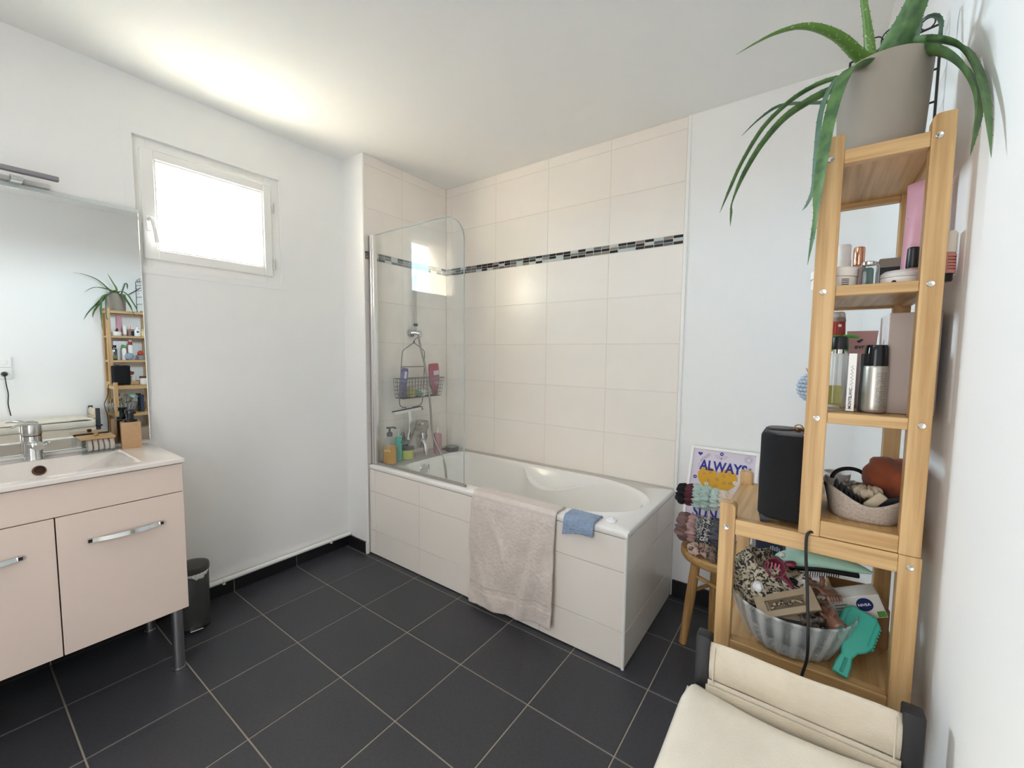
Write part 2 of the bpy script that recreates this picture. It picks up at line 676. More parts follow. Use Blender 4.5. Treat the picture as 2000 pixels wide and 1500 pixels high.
# skirting tiles
bl = thing('baseboard_left', 'black tile skirting under the pipe on the window wall', 'skirting', (0, -1.5, 0), kind='structure')
for y0, y1 in [(-2.72, -2.386), (-2.382, -2.052), (-2.048, -1.719), (-1.715, -1.386), (-1.382, -1.053), (-1.049, -0.703)]:
    part('skirting_tile', MB().box((0.001, y0, 0.002), (0.010, y1, 0.074), 0.001), BLACKT, bl)
part('mortar', MB().box((0.0, -2.72, 0.0), (0.006, -0.70, 0.073)), FGROUT, bl)
bp_ = single('baseboard_alcove', MB().box((0.011, YB - 0.010, 0.002), (XB - 0.012, YB - 0.0005, 0.074), 0.001), BLACKT, 'short black skirting tile on the white pier', 'skirting', kind='structure')
part('end_strip', MB().box((XB - 0.011, YB - 0.011, 0.0), (XB + 0.001, YB - 0.0005, 0.074), 0.001), PVC, bp_)
bb = thing('baseboard_back', 'black tile skirting right of the bath', 'skirting', (2.2, 0, 0), kind='structure')
for x0, x1 in [(1.899, 2.2), (2.2035, 2.53), (2.5335, 2.598)]:
    part('skirting_tile', MB().box((x0, -0.009, 0.002), (x1, 0.003, 0.086), 0.001), BLACKT, bb)
br = thing('baseboard_right', 'black tile skirting behind the shelf unit', 'skirting', (2.62, -1, 0), kind='structure')
for y0 in [-0.345, -0.68, -1.015, -1.35, -1.685, -2.02, -2.355]:
    y1 = y0 + 0.331
    part('skirting_tile', MB().prism([(wr(y0) - 0.008, y0), (wr(y0) - 0.0005, y0), (wr(y1) - 0.0005, y1), (wr(y1) - 0.008, y1)], 'z', 0.002, 0.086), BLACKT, br)

sky_block = single('wall_sky_block', boxes(((0.9, -4.5, -0.1), (2.85, -4.4, H)), ((0.9, -4.4, -0.1), (1.0, -3.4, H)), ((2.75, -4.4, -0.1), (2.85, -3.4, H)), ((0.9, -4.5, H), (2.85, -3.4, H + 0.1)), ((0.9, -4.5, -0.2), (2.85, -3.3, -0.1))), WHITE, 'white walls added beyond the doorway to keep out the sky', 'wall', kind='structure')  # made-up walls that stop sky light entering by the added doorway
dfr = thing('fill_doorway', 'white frame of the added doorway behind the viewer', 'door', (1.75, -3.35, 0), kind='structure')  # frame of a doorway added to hold the rear fill light
for lo, hi in [((1.50, -3.41, 0), (1.545, -3.285, 2.09)), ((2.355, -3.41, 0), (2.40, -3.285, 2.09)), ((1.545, -3.41, 2.045), (2.355, -3.285, 2.09))]:
    part('door_frame', MB().box(lo, hi, 0.002), PVC, dfr)

# ------------------------------------------------------------------ window
tr = thing('trim_3', 'flat white boards set around the window recess', 'trim', (0, -1.4, 1.65), kind='structure')
for lo, hi in [((0, -1.744, 1.627), (0.0025, WY0, 2.264)), ((0, WY0, 1.627), (0.0025, -1.046, WZ0)), ((0, WY1, WZ0), (0.0012, -1.046, 2.264)), ((0, WY0, WZ1), (0.0012, WY1, 2.264))]:
    part('casing_board', MB().box(lo, hi, 0.0006), WHITE, tr)
win = thing('window_1', 'small white framed window high in the left wall', 'window', (0, -1.4, 1.66), kind='structure')


def ring(x0, x1, oy0, oy1, oz0, oz1, iy0, iy1, iz0, iz1, bev=0.002):
    m = MB()
    for lo, hi in [((x0, oy0, oz0), (x1, iy0, oz1)), ((x0, iy1, oz0), (x1, oy1, oz1)), ((x0, iy0, oz0), (x1, iy1, iz0)), ((x0, iy0, iz1), (x1, iy1, oz1))]:
        m.box(lo, hi, bev)
    return m


part('window_frame', ring(-0.075, -0.020, WY0, WY1, WZ0, WZ1, -1.655, -1.155, 1.705, 2.165), PVC, win)
part('sash', ring(-0.060, -0.004, -1.681, -1.1285, 1.6945, 2.1825, -1.632, -1.171, 1.741, 2.140, 0.004), PVC, win)
bead = ring(-0.040, -0.010, -1.633, -1.170, 1.740, 2.141, -1.625, -1.178, 1.748, 2.133, 0.002)
part('glazing_bead', bead, PVC, win)
part('pane', MB().box((-0.050, -1.640, 1.735), (-0.046, -1.165, 2.145)), PANE, win)
part('gasket', ring(-0.046, -0.040, -1.629, -1.174, 1.744, 2.137, -1.6255, -1.1775, 1.7475, 2.1335, 0.0), mat('dark_gasket', '6a6d78', 0.6), win)
hd = MB().box((-0.004, -1.672, 1.820), (0.004, -1.650, 1.885), 0.003, 2)
hd.tube(smooth_path([(0.004, -1.661, 1.868), (0.028, -1.661, 1.868), (0.040, -1.658, 1.858), (0.040, -1.650, 1.815), (0.040, -1.644, 1.765)], 5), [0.009] * 8 + [0.008] * 13, 10)
part('handle', hd, PVC, win)
for z in (2.04, 1.735):
    h = MB().cyl((-0.001, -1.1225, z), (-0.001, -1.1225, z + 0.055), 0.0055, seg=10)
    h.box((-0.008, -1.126, z + 0.012), (0.003, -1.119, z + 0.014))
    part('hinge', h, mat('hinge_grey', 'c9c8c4', 0.4), win)
rv = boxes(((-0.40, WY1 - 0.004, WZ0), (-0.075, WY1, WZ1)), ((-0.40, WY0, WZ0), (-0.075, WY0 + 0.004, WZ1)), ((-0.40, WY0, WZ0), (-0.075, WY1, WZ0 + 0.004)), ((-0.40, WY0, WZ1 - 0.004), (-0.075, WY1, WZ1)))
part('outer_reveal', rv, RENDER, win)

# ------------------------------------------------------------------ heating pipe
pipe = single('heating_pipe', MB().tube([(0.027, -2.7, 0.094), (0.026, -1.0, 0.088), (0.026, -0.706, 0.086)], 0.0125, 12), PVC, 'white painted pipe running above the black skirting', 'pipe', (0.026, -1.6, 0.088))
for y in (-1.44, -0.845):
    part('pipe_clip', MB().box((0.0, y - 0.006, 0.072), (0.041, y + 0.006, 0.078)).tube([(0.027 + 0.0145 * cos(a), y, 0.088 + 0.0145 * sin(a)) for a in [k * pi / 5 for k in range(11)]], 0.003, 6), PVC, pipe)

# ------------------------------------------------------------------ bathtub and its tiled panel
TX0, TX1, TY0, TY1, ZR = XB + 0.001, 1.8935, -0.6835, -0.002, 0.578
CX, CY = 1.13, -0.335


def outline(off):
    """closed outline of the basin opening: squarish at the tap end, round at the head end"""
    P = []
    xr, rx, ry = 1.45, 0.397, 0.270
    for k in range(33):
        a = -pi / 2 + pi * k / 32
        P.append((xr + (rx + off) * cos(a), CY + (ry + off) * sin(a)))
    x0, rc = 0.415 - off, 0.11
    yt, yb = CY + ry + off, CY - ry - off
    for k in range(13):
        a = pi / 2 + (pi / 2) * k / 12
        P.append((x0 + rc + rc * cos(a), yt - rc + rc * sin(a)))
    for k in range(13):
        a = pi + (pi / 2) * k / 12
        P.append((x0 + rc + rc * cos(a), yb + rc + rc * sin(a)))
    return P


def ray_poly(P, ang):
    d = (cos(ang), sin(ang))
    best = None
    n = len(P)
    for k in range(n):
        ax, ay = P[k][0] - CX, P[k][1] - CY
        bx_, by_ = P[(k + 1) % n][0] - CX, P[(k + 1) % n][1] - CY
        ex, ey = bx_ - ax, by_ - ay
        den = d[0] * ey - d[1] * ex
        if abs(den) < 1e-12:
            continue
        t = (ax * ey - ay * ex) / den
        s = (ax * d[1] - ay * d[0]) / den
        if t > 0 and -1e-9 <= s <= 1 + 1e-9:
            best = t if best is None else max(best, t)
    return CX + d[0] * best, CY + d[1] * best


rect = [(TX0, TY0), (TX1, TY0), (TX1, TY1), (TX0, TY1)]
# angles are spaced evenly along the basin edge, not around the centre
OL = outline(0)
angs = [math.atan2(y - CY, x - CX) for x, y in OL]
for k in range(1, 22):
    xx = 0.525 + (1.45 - 0.525) * k / 22
    angs += [math.atan2(0.27, xx - CX), math.atan2(-0.27, xx - CX)]
angs += [math.atan2(y - CY, x - CX) for x, y in rect]
angs = sorted({round(a, 5) for a in angs})
tub = thing('bathtub', 'white acrylic bath with a rounded head end and moulded armrest', 'bathtub', (CX, CY, 0.12))
m = MB()
lev = []
lev.append([(*ray_poly([(x + (-1 if x > 1 else 1) * 0.0015, y + (1 if y < -0.3 else -1) * 0.0015) for x, y in rect], a), ZR - 0.028) for a in angs])
lev.append([(*ray_poly(rect, a), ZR - 0.026) for a in angs])
lev.append([(*ray_poly(rect, a), ZR - 0.006) for a in angs])
ri = [(TX0 + 0.006, TY0 + 0.006), (TX1 - 0.006, TY0 + 0.006), (TX1 - 0.006, TY1 - 0.006), (TX0 + 0.006, TY1 - 0.006)]
lev.append([(*ray_poly(ri, a), ZR) for a in angs])


def bulge(x):
    # armrest: rises quickly at x=1.0, fades towards the head end
    if x < 0.99 or x > 1.52:
        return 0.0
    t = (x - 0.99) / 0.53
    return sin(pi * min(1, t ** 0.66)) ** 1.15


def wall_ring(off, z, slope_r, bl_):
    out = []
    O = outline(off)
    for a in angs:
        x, y = ray_poly(O, a)
        if x > 1.25:
            x -= slope_r * ((x - 1.25) / 0.6) ** 1.5
        if y > CY + 0.12:
            y -= bl_ * bulge(x)
        out.append((x, y, z))
    return out


lev.append(wall_ring(0.016, ZR, 0, 0))
lev.append(wall_ring(0.013, ZR + 0.0022, 0, 0))
lev.append(wall_ring(0.006, ZR + 0.0022, 0, 0))
lev.append(wall_ring(0.000, ZR - 0.002, 0, 0))
lev.append(wall_ring(-0.005, ZR - 0.012, 0.004, 0.004))


def arm_ring(off, dz, slope_r, bl_):
    """ring whose height dips with the armrest"""
    R = wall_ring(off, 0, slope_r, bl_)
    B = wall_ring(off, 0, slope_r, 0)
    out = []
    for (x, y, _), (_, y0, _) in zip(R, B):
        b = bulge(x) if y0 > CY + 0.12 else 0
        out.append((x, y, ZR - dz - 0.088 * b))
    return out


lev.append(arm_ring(-0.008, 0.013, 0.01, 0.040))
lev.append(arm_ring(-0.009, 0.017, 0.012, 0.078))
lev.append(arm_ring(-0.010, 0.020, 0.013, 0.085))
lev.append(arm_ring(-0.011, 0.028, 0.015, 0.083))
lev.append(wall_ring(-0.028, 0.40, 0.07, 0.062))
lev.append(wall_ring(-0.050, 0.31, 0.14, 0.03))
lev.append(wall_ring(-0.075, 0.23, 0.22, 0.0))
lev.append(wall_ring(-0.105, 0.185, 0.27, 0.0))
lev.append(wall_ring(-0.15, 0.168, 0.30, 0.0))
V = [[m.bm.verts.new(p) for p in ring_] for ring_ in lev]
n = len(angs)
for A, B in zip(V[:-1], V[1:]):
    for k in range(n):
        m.bm.faces.new((A[k], A[(k + 1) % n], B[(k + 1) % n], B[k]))
c = m.bm.verts.new((1.0, CY, 0.165))
for k in range(n):
    m.bm.faces.new((V[-1][k], V[-1][(k + 1) % n], c))
part('shell', m, ACRYL, tub, smooth=50)
ov = MB().lathe([(0, 0.010), (0.022, 0.010), (0.030, 0.008), (0.034, 0.0)], seg=24, mtx=Matrix.Translation((0.4285, -0.428, 0.525)) @ Matrix.Rotation(radians(90), 4, 'Y'))
part('overflow_cap', ov, CHROME, tub)
part('drain', MB().lathe([(0, 0.006), (0.025, 0.006), (0.032, 0.0)], (0.62, CY, 0.169), 20), CHROME, tub)

apron = thing('tub_surround', 'cream tiled casing boxing in the bath', 'tub surround', (1.05, -0.683, 0))
part('backing_board', boxes(((XB + 0.001, -0.672, 0.0), (1.882, -0.650, 0.545)), ((1.860, -0.672, 0.0), (1.882, -0.003, 0.545))), GROUT, apron)
prow = [(0.004, 0.157), (0.157, 0.408), (0.408, 0.5485)]
for z0, z1 in prow:
    for x0, x1 in [(XB + 0.002, 0.271), (0.271, 0.6755), (0.6755, 1.0845), (1.0845, 1.4875), (1.4875, 1.885)]:
        a, b = x1 - x0, z1 - z0
        piece('panel_tile', MB().box((-a / 2 + tg, -0.006, -b / 2 + tg), (a / 2 - tg, 0.004, b / 2 - tg), 0.0009).mesh('panel_tile', TILE_Y), apron, ((x0 + x1) / 2, -0.677 + rnd.uniform(-0.0003, 0.0003), (z0 + z1) / 2))
    for y0, y1 in [(-0.678, -0.2895), (-0.2895, -0.004)]:
        a, b = y1 - y0, z1 - z0
        piece('panel_tile', MB().box((-0.004, -a / 2 + tg, -b / 2 + tg), (0.006, a / 2 - tg, b / 2 - tg), 0.0009).mesh('panel_tile', TILE_Y), apron, (1.8865, (y0 + y1) / 2, (z0 + z1) / 2))
part('corner_strip', MB().tube([(1.8865, -0.6775, 0.0), (1.8865, -0.6775, 0.549)], 0.0068, 10), PVC, apron, label='white edge strip')

# ------------------------------------------------------------------ shower screen
scr = thing('shower_screen', 'clear glass bath screen with one rounded top corner', 'shower screen', (0.24, -0.655, ZR))
pts = [(0.258, 0.592), (0.993, 0.592), (0.9905, 1.852)]
for k in range(1, 13):
    a = radians(90) * k / 12
    pts.append((0.8505 + 0.140 * cos(a), 1.852 + 0.138 * sin(a)))
pts.append((0.258, 1.990))
part('pane', MB().prism(pts, 'y', -0.658, -0.652), SCREENG, scr, smooth=None)
e = MB()
e.tube([(x, -0.655, z) for x, z in pts[1:]], 0.0032, 6)
part('glass_edge', e, mat('glass_edge', 'b9c6c2', 0.12, trans=0.3), scr)
part('wall_profile', MB().box((0.2135, -0.668, 0.580), (0.226, -0.642, 1.990), 0.001), ALU, scr)
part('hinge_profile', MB().box((0.228, -0.672, 0.580), (0.243, -0.640, 1.991), 0.004, 2), mat('polished_aluminium', 'f0eeee', 0.32, metal=0.8), scr)
part('hinge_profile', MB().box((0.245, -0.669, 0.580), (0.262, -0.641, 1.990), 0.003, 2), mat('polished_aluminium', 'f0eeee', 0.32, metal=0.8), scr)
part('bottom_seal', MB().box((0.245, -0.661, 0.5795), (1.000, -0.649, 0.594), 0.003, 2), mat('seal_grey', 'a7a29c', 0.35, trans=0.2), scr)
part('end_stop', MB().ell((1.002, -0.655, 0.586), (0.007, 0.009, 0.008), 10, 6), mat('seal_brown', '9a8b7a', 0.4), scr)

# ------------------------------------------------------------------ vanity side
mir_ = thing('wall_mirror', 'wide frameless mirror above the washbasin', 'mirror', (0.0, -2.3, 0.8755))
part('backing', MB().box((0.001, -2.90, 0.880), (0.015, -1.704, 1.890)), mat('mirror_backing', '8d9490', 0.7), mir_)
part('glass', MB().box((0.015, -2.905, 0.8755), (0.020, -1.700, 1.896), 0.0035), MIRROR, mir_, smooth=None)
part('edge_strip', MB().box((0.0195, -2.905, 1.880), (0.0215, -1.700, 1.896), 0.0008), mat('polished_edge', 'd2dad6', 0.22), mir_, label='frosted top edge')

lampbar = thing('mirror_lamp', 'slim grey bar lamp mounted over the mirror', 'lamp', (0.0, -2.3, 1.90))
part('bar', MB().box((0.088, -2.72, 1.9145), (0.112, -1.948, 1.9315), 0.003, 2), mat('grey_lamp_metal', '9d9aa0', 0.35, metal=0.6), lampbar)
part('base_rail', MB().box((0.001, -2.66, 1.897), (0.040, -1.965, 1.914), 0.002), mat('pale_lamp_metal', 'd8d6d4', 0.3, metal=0.3), lampbar)
for dy in (-2.052, -2.58):
    arm = MB()
    arm.box((0.010, dy - 0.016, 1.890), (0.090, dy + 0.016, 1.902), 0.002)
    for k in range(3):
        arm.box((0.040 + 0.018 * k, dy - 0.016, 1.900), (0.050 + 0.018 * k, dy + 0.016, 1.908), 0.001)
    part('bracket', arm, CHROME, lampbar)

van = thing('vanity_unit', 'blush pink vanity cabinet on steel legs with two fronts', 'cabinet', (0.23, -2.3, 0.0))
part('carcass', MB().box((0.004, -2.893, 0.255), (0.440, -1.7125, 0.765)), DARKGAP, van)
part('side_panel', MB().box((0.004, -1.7120, 0.249), (0.442, -1.7090, 0.840), 0.0008), LACQ, van)
part('top_panel', MB().box((0.4405, -2.895, 0.7285), (0.4585, -1.7090, 0.8385), 0.001), LACQ, van)


def handle(y0, y1, z):
    m = MB()
    P = smooth_path([(0.462, y0, z), (0.478, y0 + 0.05, z), (0.482, (y0 + y1) / 2, z), (0.478, y1 - 0.05, z), (0.462, y1, z)], 5)
    A = [(p.x, p.y) for p in P] + [(p.x - 0.006, p.y) for p in P[::-1]]
    m.prism(A, 'z', z - 0.0065, z + 0.0065)
    for v in m.bm.verts:
        v.co.x -= (v.co.z - z) * 0.42
    m.box((0.4575, y0 - 0.002, z - 0.0065), (0.468, y0 + 0.010, z + 0.0065), 0.001)
    m.box((0.4575, y1 - 0.010, z - 0.0065), (0.468, y1 + 0.002, z + 0.0065), 0.001)
    return m


for (y0, y1), (h0, h1) in [((-2.0555, -1.7090), (-1.983, -1.779)), ((-2.4755, -2.0590), (-2.336, -2.132)), ((-2.895, -2.479), (-2.75, -2.55))]:
    d = part('door', MB().box((0.4405, y0, 0.2490), (0.4585, y1, 0.7250), 0.001), LACQ, van)
    part('door_handle', handle(h0, h1, 0.6225), CHROME, d)
for x in (0.437, 0.05):
    for y in (-1.744, -2.32, -2.86):
        part('leg', MB().cyl((x, y, 0.004), (x, y, 0.256), 0.0195, seg=20).lathe([(0.022, 0), (0.022, 0.006), (0, 0.006)], (x, y, 0.0), 20), ALU, van)

# washbasin slab with a shallow sloping bowl
wb = thing('washbasin', 'glossy white washbasin slab set into the vanity', 'washbasin', (0.23, -2.3, 0.842))
m = MB()
ox0, ox1, oy0, oy1 = 0.001, 0.472, -2.900, -1.7045
zt, zb = 0.862, 0.8425
bx0, bx1, by0, by1 = 0.100, 0.418, -2.50, -1.826
fx0, fx1, fy0, fy1 = 0.135, 0.385, -2.38, -2.02
fz = 0.775


def rc(x0, x1, y0, y1, z, e=0.0):
    return [(x0 + e, y0 + e, z), (x1 - e, y0 + e, z), (x1 - e, y1 - e, z), (x0 + e, y1 - e, z)]


rings_ = [rc(ox0, ox1, oy0, oy1, zb, 0.003), rc(ox0, ox1, oy0, oy1, zb + 0.003), rc(ox0, ox1, oy0, oy1, zt - 0.005), rc(ox0, ox1, oy0, oy1, zt - 0.0012, 0.0015), rc(ox0, ox1, oy0, oy1, zt, 0.005),
          rc(bx0, bx1, by0, by1, zt, -0.004), rc(bx0, bx1, by0, by1, zt - 0.002, 0.0), rc(bx0 + 0.009, bx1 - 0.008, by0 + 0.03, by1 - 0.04, zt - 0.022), rc(fx0, fx1, fy0, fy1, fz)]
VV = [[m.bm.verts.new(p) for p in r] for r in rings_]
for A, B in zip(VV[:-1], VV[1:]):
    for k in range(4):
        m.bm.faces.new((A[k], A[(k + 1) % 4], B[(k + 1) % 4], B[k]))
m.bm.faces.new(VV[-1])
part('slab', m, CERAM, wb, smooth=20)
ovm = Matrix.Translation((0.1165, -2.052, 0.8260)) @ Matrix.Rotation(radians(66), 4, 'Y')
part('overflow_ring', MB().lathe([(0.011, 0.001), (0.013, 0.004), (0.0175, 0.0035), (0.019, 0.0)], seg=24, mtx=ovm), mat('bronze_ring', '6b4a38', 0.25, metal=1.0), wb)
part('overflow_hole', MB().lathe([(0, 0.0012), (0.012, 0.0012)], seg=20, mtx=ovm), mat('dark_hole', '2a1d18', 0.6), wb)
part('drain', MB().lathe([(0, 0.003), (0.024, 0.003), (0.03, 0.0)], (0.285, -2.2, fz), 24), CHROME, wb)

part('gap_filler', MB().box((0.0005, -2.900, zt - 0.001), (0.017, -1.706, zt + 0.0125), 0.002), PVC, wb, label='white strip added over the shaded gap')  # added strip, covers the gap below the mirror that fell into dark shade

# mixer tap on the basin
tap = thing('basin_tap', 'chrome single-lever mixer tap on the washbasin', 'tap', (0.060, -2.058, zt))
b_ = MB().lathe([(0, 0), (0.0275, 0), (0.027, 0.004), (0.0255, 0.010), (0.0250, 0.06), (0.0250, 0.088), (0.0250, 0.0895), (0, 0.0895)], (0.060, -2.058, zt), 28)
part('body', b_, CHROME, tap)
sp = MB().tube(smooth_path([(0.066, -2.058, zt + 0.050), (0.100, -2.056, zt + 0.062), (0.135, -2.054, zt + 0.066), (0.158, -2.053, zt + 0.058)], 4), [0.017] * 5 + [0.0155] * 8, 14, flat=0.8)
part('spout', sp, CHROME, tap)
part('collar', MB().lathe([(0.0240, 0.0895), (0.0240, 0.0925)], (0.060, -2.058, zt), 28), BLACKP, tap)
lv = MB().lathe([(0.0, 0.0925), (0.0250, 0.0925), (0.0262, 0.098), (0.0262, 0.124), (0.024, 0.133), (0.012, 0.138), (0, 0.139)], (0.060, -2.058, zt), 28)
lv.tube(smooth_path([(0.055, -2.060, zt + 0.128), (0.075, -2.080, zt + 0.136), (0.098, -2.096, zt + 0.137), (0.122, -2.112, zt + 0.131)], 4), [0.014] * 4 + [0.013] * 4 + [0.011, 0.009, 0.007, 0.005, 0.003], 12, flat=0.38, up=(0, 0, 1))
part('lever', lv, STEEL, tap)
part('lift_rod', MB().cyl((0.035, -2.030, zt + 0.045), (0.035, -2.018, zt + 0.050), 0.004).ell((0.035, -2.014, zt + 0.052), (0.007, 0.007, 0.007), 10, 6), CHROME, tap)

# clear box with cotton pads
cb = thing('cotton_box', 'clear box of cotton pads with a wooden lid', 'box', (0.085, -1.888, zt))
bm_ = boxes(((0.045, -1.938, zt), (0.125, -1.936, zt + 0.058)), ((0.045, -1.842, zt), (0.125, -1.840, zt + 0.058)), ((0.045, -1.936, zt), (0.047, -1.842, zt + 0.058)), ((0.123, -1.936, zt), (0.125, -1.842, zt + 0.058)), ((0.047, -1.936, zt), (0.123, -1.842, zt + 0.003)))
part('box', bm_, CLEARG, cb, smooth=None)
part('lid', MB().box((0.042, -1.942, zt + 0.0585), (0.128, -1.836, zt + 0.068), 0.002), BAM['y'], cb)
part('knob', MB().box((0.078, -1.895, zt + 0.068), (0.092, -1.881, zt + 0.080), 0.002), BEECH['z'], cb)
COT = mat('cotton', 'efe2d8', 0.95, bump=0.5, bscale=300)
cg = random.Random(5)
for k in range(5):
    m = MB()
    yk = -1.925 + 0.009 + 0.0165 * k
    m.lathe([(0, 0), (0.024, 0), (0.026, 0.004), (0.026, 0.009), (0.024, 0.012), (0, 0.012)], seg=18, mtx=Matrix.Translation((0.085, yk, zt + 0.0315)) @ Matrix.Rotation(radians(-90 + cg.uniform(-6, 6)), 4, 'X'))
    single('cotton_pad', m, COT, ['leftmost cotton pad in the clear box', 'cotton pad second from the left in the clear box', 'middle cotton pad in the clear box', 'cotton pad second from the right in the clear box', 'rightmost cotton pad in the clear box'][k], 'cotton pad', (0.085, yk, zt + 0.004), group='cotton pads in the clear box')

sd = thing('soap_dispenser', 'kraft coloured soap dispenser with black pump by the mirror', 'soap dispenser', (0.080, -1.779, zt))
mx = RZ(radians(-8), (0.080, -1.779, 0))
part('body', MB().box((0.050, -1.811, zt), (0.110, -1.747, zt + 0.112), 0.002, 2, mtx=mx), mat('kraft_stone', 'bd9a75', 0.8, bump=0.12, bscale=150, var=0.06, vscale=60), sd)
pm = MB().lathe([(0, 0.112), (0.024, 0.112), (0.024, 0.122), (0.015, 0.124), (0.013, 0.128), (0.013, 0.146), (0.017, 0.148), (0.017, 0.164), (0, 0.165)], (0.080, -1.779, zt), 20)
pm.box((0.078, -1.789, zt + 0.149), (0.130, -1.769, zt + 0.160), 0.003, 2)
part('pump', pm, BLACKP, sd)

# pedal bin
bc = (0.172, -1.610)
pb = thing('pedal_bin', 'small dark grey pedal bin beside the vanity', 'bin', (bc[0], bc[1], 0))
DG = mat('dark_grey_metal', '4c4c4a', 0.42, metal=0.3)
part('body', MB().lathe([(0, 0.004), (0.056, 0.004), (0.060, 0.012), (0.0615, 0.262), (0.0605, 0.264)], (bc[0], bc[1], 0), 36), DG, pb)
part('base_ring', MB().lathe([(0.058, 0.0), (0.063, 0.0), (0.063, 0.010), (0.058, 0.012)], (bc[0], bc[1], 0), 36), BLACKP, pb)
part('lid', MB().lathe([(0.0625, 0.268), (0.0645, 0.270), (0.0645, 0.286), (0.062, 0.294), (0.045, 0.302), (0.02, 0.305), (0, 0.306)], (bc[0], bc[1], 0), 36), DG, pb)
ln = MB()


def liner(u, v):
    a = radians(-35 + 85 * u)
    r = 0.0632 + 0.0015 * sin(u * 40)
    dip = 0.003 + 0.024 * sin(pi * u) + 0.003 * sin(u * 23)
    return (bc[0] + r * cos(a), bc[1] + r * sin(a), 0.267 - dip * v)


ln.grid(liner, 26, 5)
part('bag_liner', ln, mat('white_bag', 'e4e2de', 0.5), pb, solid=0.0006, label='white bag edge folded over')
part('pedal', MB().box((bc[0] + 0.050, bc[1] - 0.028, 0.013), (bc[0] + 0.083, bc[1] + 0.022, 0.018), 0.002, mtx=RZ(radians(-10), (*bc, 0))), CHROME, pb)

# ------------------------------------------------------------------ bath accessories
# shower rail
sr = thing('shower_rail', 'thin chrome shower rail on the tap-end tiles', 'shower rail', (XB, -0.313, 1.40))
part('rail', boxes(((0.228, -0.3215, 1.425), (0.234, -0.3165, 1.800)), ((0.228, -0.3105, 1.425), (0.234, -0.3055, 1.800)), ((0.227, -0.3225, 1.795), (0.235, -0.3045, 1.803))), CHROME, sr)
part('rail_foot', MB().cyl((XB, -0.313, 1.797), (0.236, -0.313, 1.797), 0.010), CHROME, sr)
part('slider', MB().box((0.224, -0.327, 1.462), (0.240, -0.300, 1.480), 0.002), BLACKP, sr)
hk = MB().lathe([(0.014, 0), (0.026, 0.004), (0.028, 0.010), (0.026, 0.014), (0.016, 0.013), (0.014, 0)], seg=28, mtx=Matrix.Translation((0.2135, -0.345, 1.415)) @ Matrix.Rotation(radians(90), 4, 'Y'))
hk.tube([(0.222, -0.345, 1.415), (0.245, -0.325, 1.418), (0.262, -0.31, 1.412)], 0.014, 14)
hk.tube([(0.255 + 0.0, -0.300 + 0.020 * cos(a), 1.410 + 0.024 * sin(a)) for a in [k * 2 * pi / 20 for k in range(20)]], 0.0035, 8, closed=True)
part('handset_holder', hk, CHROME, sr)

hose = MB().tube(smooth_path([(0.262, -0.318, 1.405), (0.300, -0.338, 1.345), (0.330, -0.352, 1.295), (0.331, -0.3206, 1.192), (0.331, -0.2892, 1.034), (0.331, -0.2711, 0.892), (0.334, -0.2529, 0.710), (0.430, -0.240, 0.535), (0.446, -0.235, 0.405), (0.470, -0.242, 0.300), (0.520, -0.275, 0.215), (0.58, -0.33, 0.187)], 7), 0.0072, 12)
single('shower_hose', hose, mat('hose_metal', 'a9a49c', 0.3, metal=0.8, bump=0.4, bscale=2.0, stretch=(1, 1, 400)), 'grey metal shower hose hanging down into the bath', 'hose', (0.40, -0.28, 0.19))

# wall mixer of the bath
tp = thing('bath_mixer', 'chrome bath mixer with two knobs at the tap end', 'tap', (0.30, -0.36, 0.70))
m = MB().box((0.235, -0.430, 0.690), (0.285, -0.285, 0.735), 0.014, 3)
for y in (-0.420, -0.295):
    m.lathe([(0.030, 0), (0.028, 0.008), (0.014, 0.014), (0.014, 0.03)], seg=20, mtx=Matrix.Translation((XB + 0.0008, y, 0.713)) @ Matrix.Rotation(radians(90), 4, 'Y'))
part('body', m, CHROME, tp)
part('spout', MB().tube(smooth_path([(0.28, -0.357, 0.705), (0.325, -0.357, 0.700), (0.365, -0.357, 0.672), (0.374, -0.357, 0.625)], 5), [0.017] * 8 + [0.015] * 8, 14), CHROME, tp)
part('lever', MB().lathe([(0, 0.074), (0.018, 0.072), (0.024, 0.060), (0.026, 0.02), (0.024, 0.0)], (0.268, -0.357, 0.735), 20).box((0.268, -0.369, 0.785), (0.345, -0.345, 0.795), 0.004, 2, mtx=rot_about((0.268, -0.357, 0.79), 'Y', radians(-12))), CHROME, tp)
part('diverter', MB().lathe([(0.012, 0), (0.012, 0.022), (0.015, 0.024), (0.015, 0.042), (0, 0.044)], (0.345, -0.357, 0.705), 14), CHROME, tp)
part('aerator', MB().cyl((0.374, -0.357, 0.598), (0.374, -0.357, 0.628), 0.012), STEEL, tp)
part('chain', MB().tube(smooth_path([(0.432, -0.385, 0.55), (0.428, -0.375, 0.48), (0.45, -0.372, 0.40)], 5), 0.0035, 8), STEEL, tp)
# crumpled clear pouch hanging over the mixer
cp = MB()
pr_ = random.Random(11)


def pouch(u, v):
    y = -0.445 + 0.155 * u
    z = 0.835 - 0.19 * v - 0.03 * abs(u - 0.4)
    x = 0.318 + 0.016 * noise.noise(Vector((u * 5, v * 6, 1.3))) + 0.012 * sin(v * 5 + u * 7)
    return (x, y, z)


cp.grid(pouch, 18, 18)
single('clear_bag', cp, mat('crumpled_plastic', 'b3aca2', 0.18, metal=0.35, alpha=0.72), 'crumpled clear plastic bag hung over the bath mixer', 'bag', (0.318, -0.37, 0.65), solid=0.001)

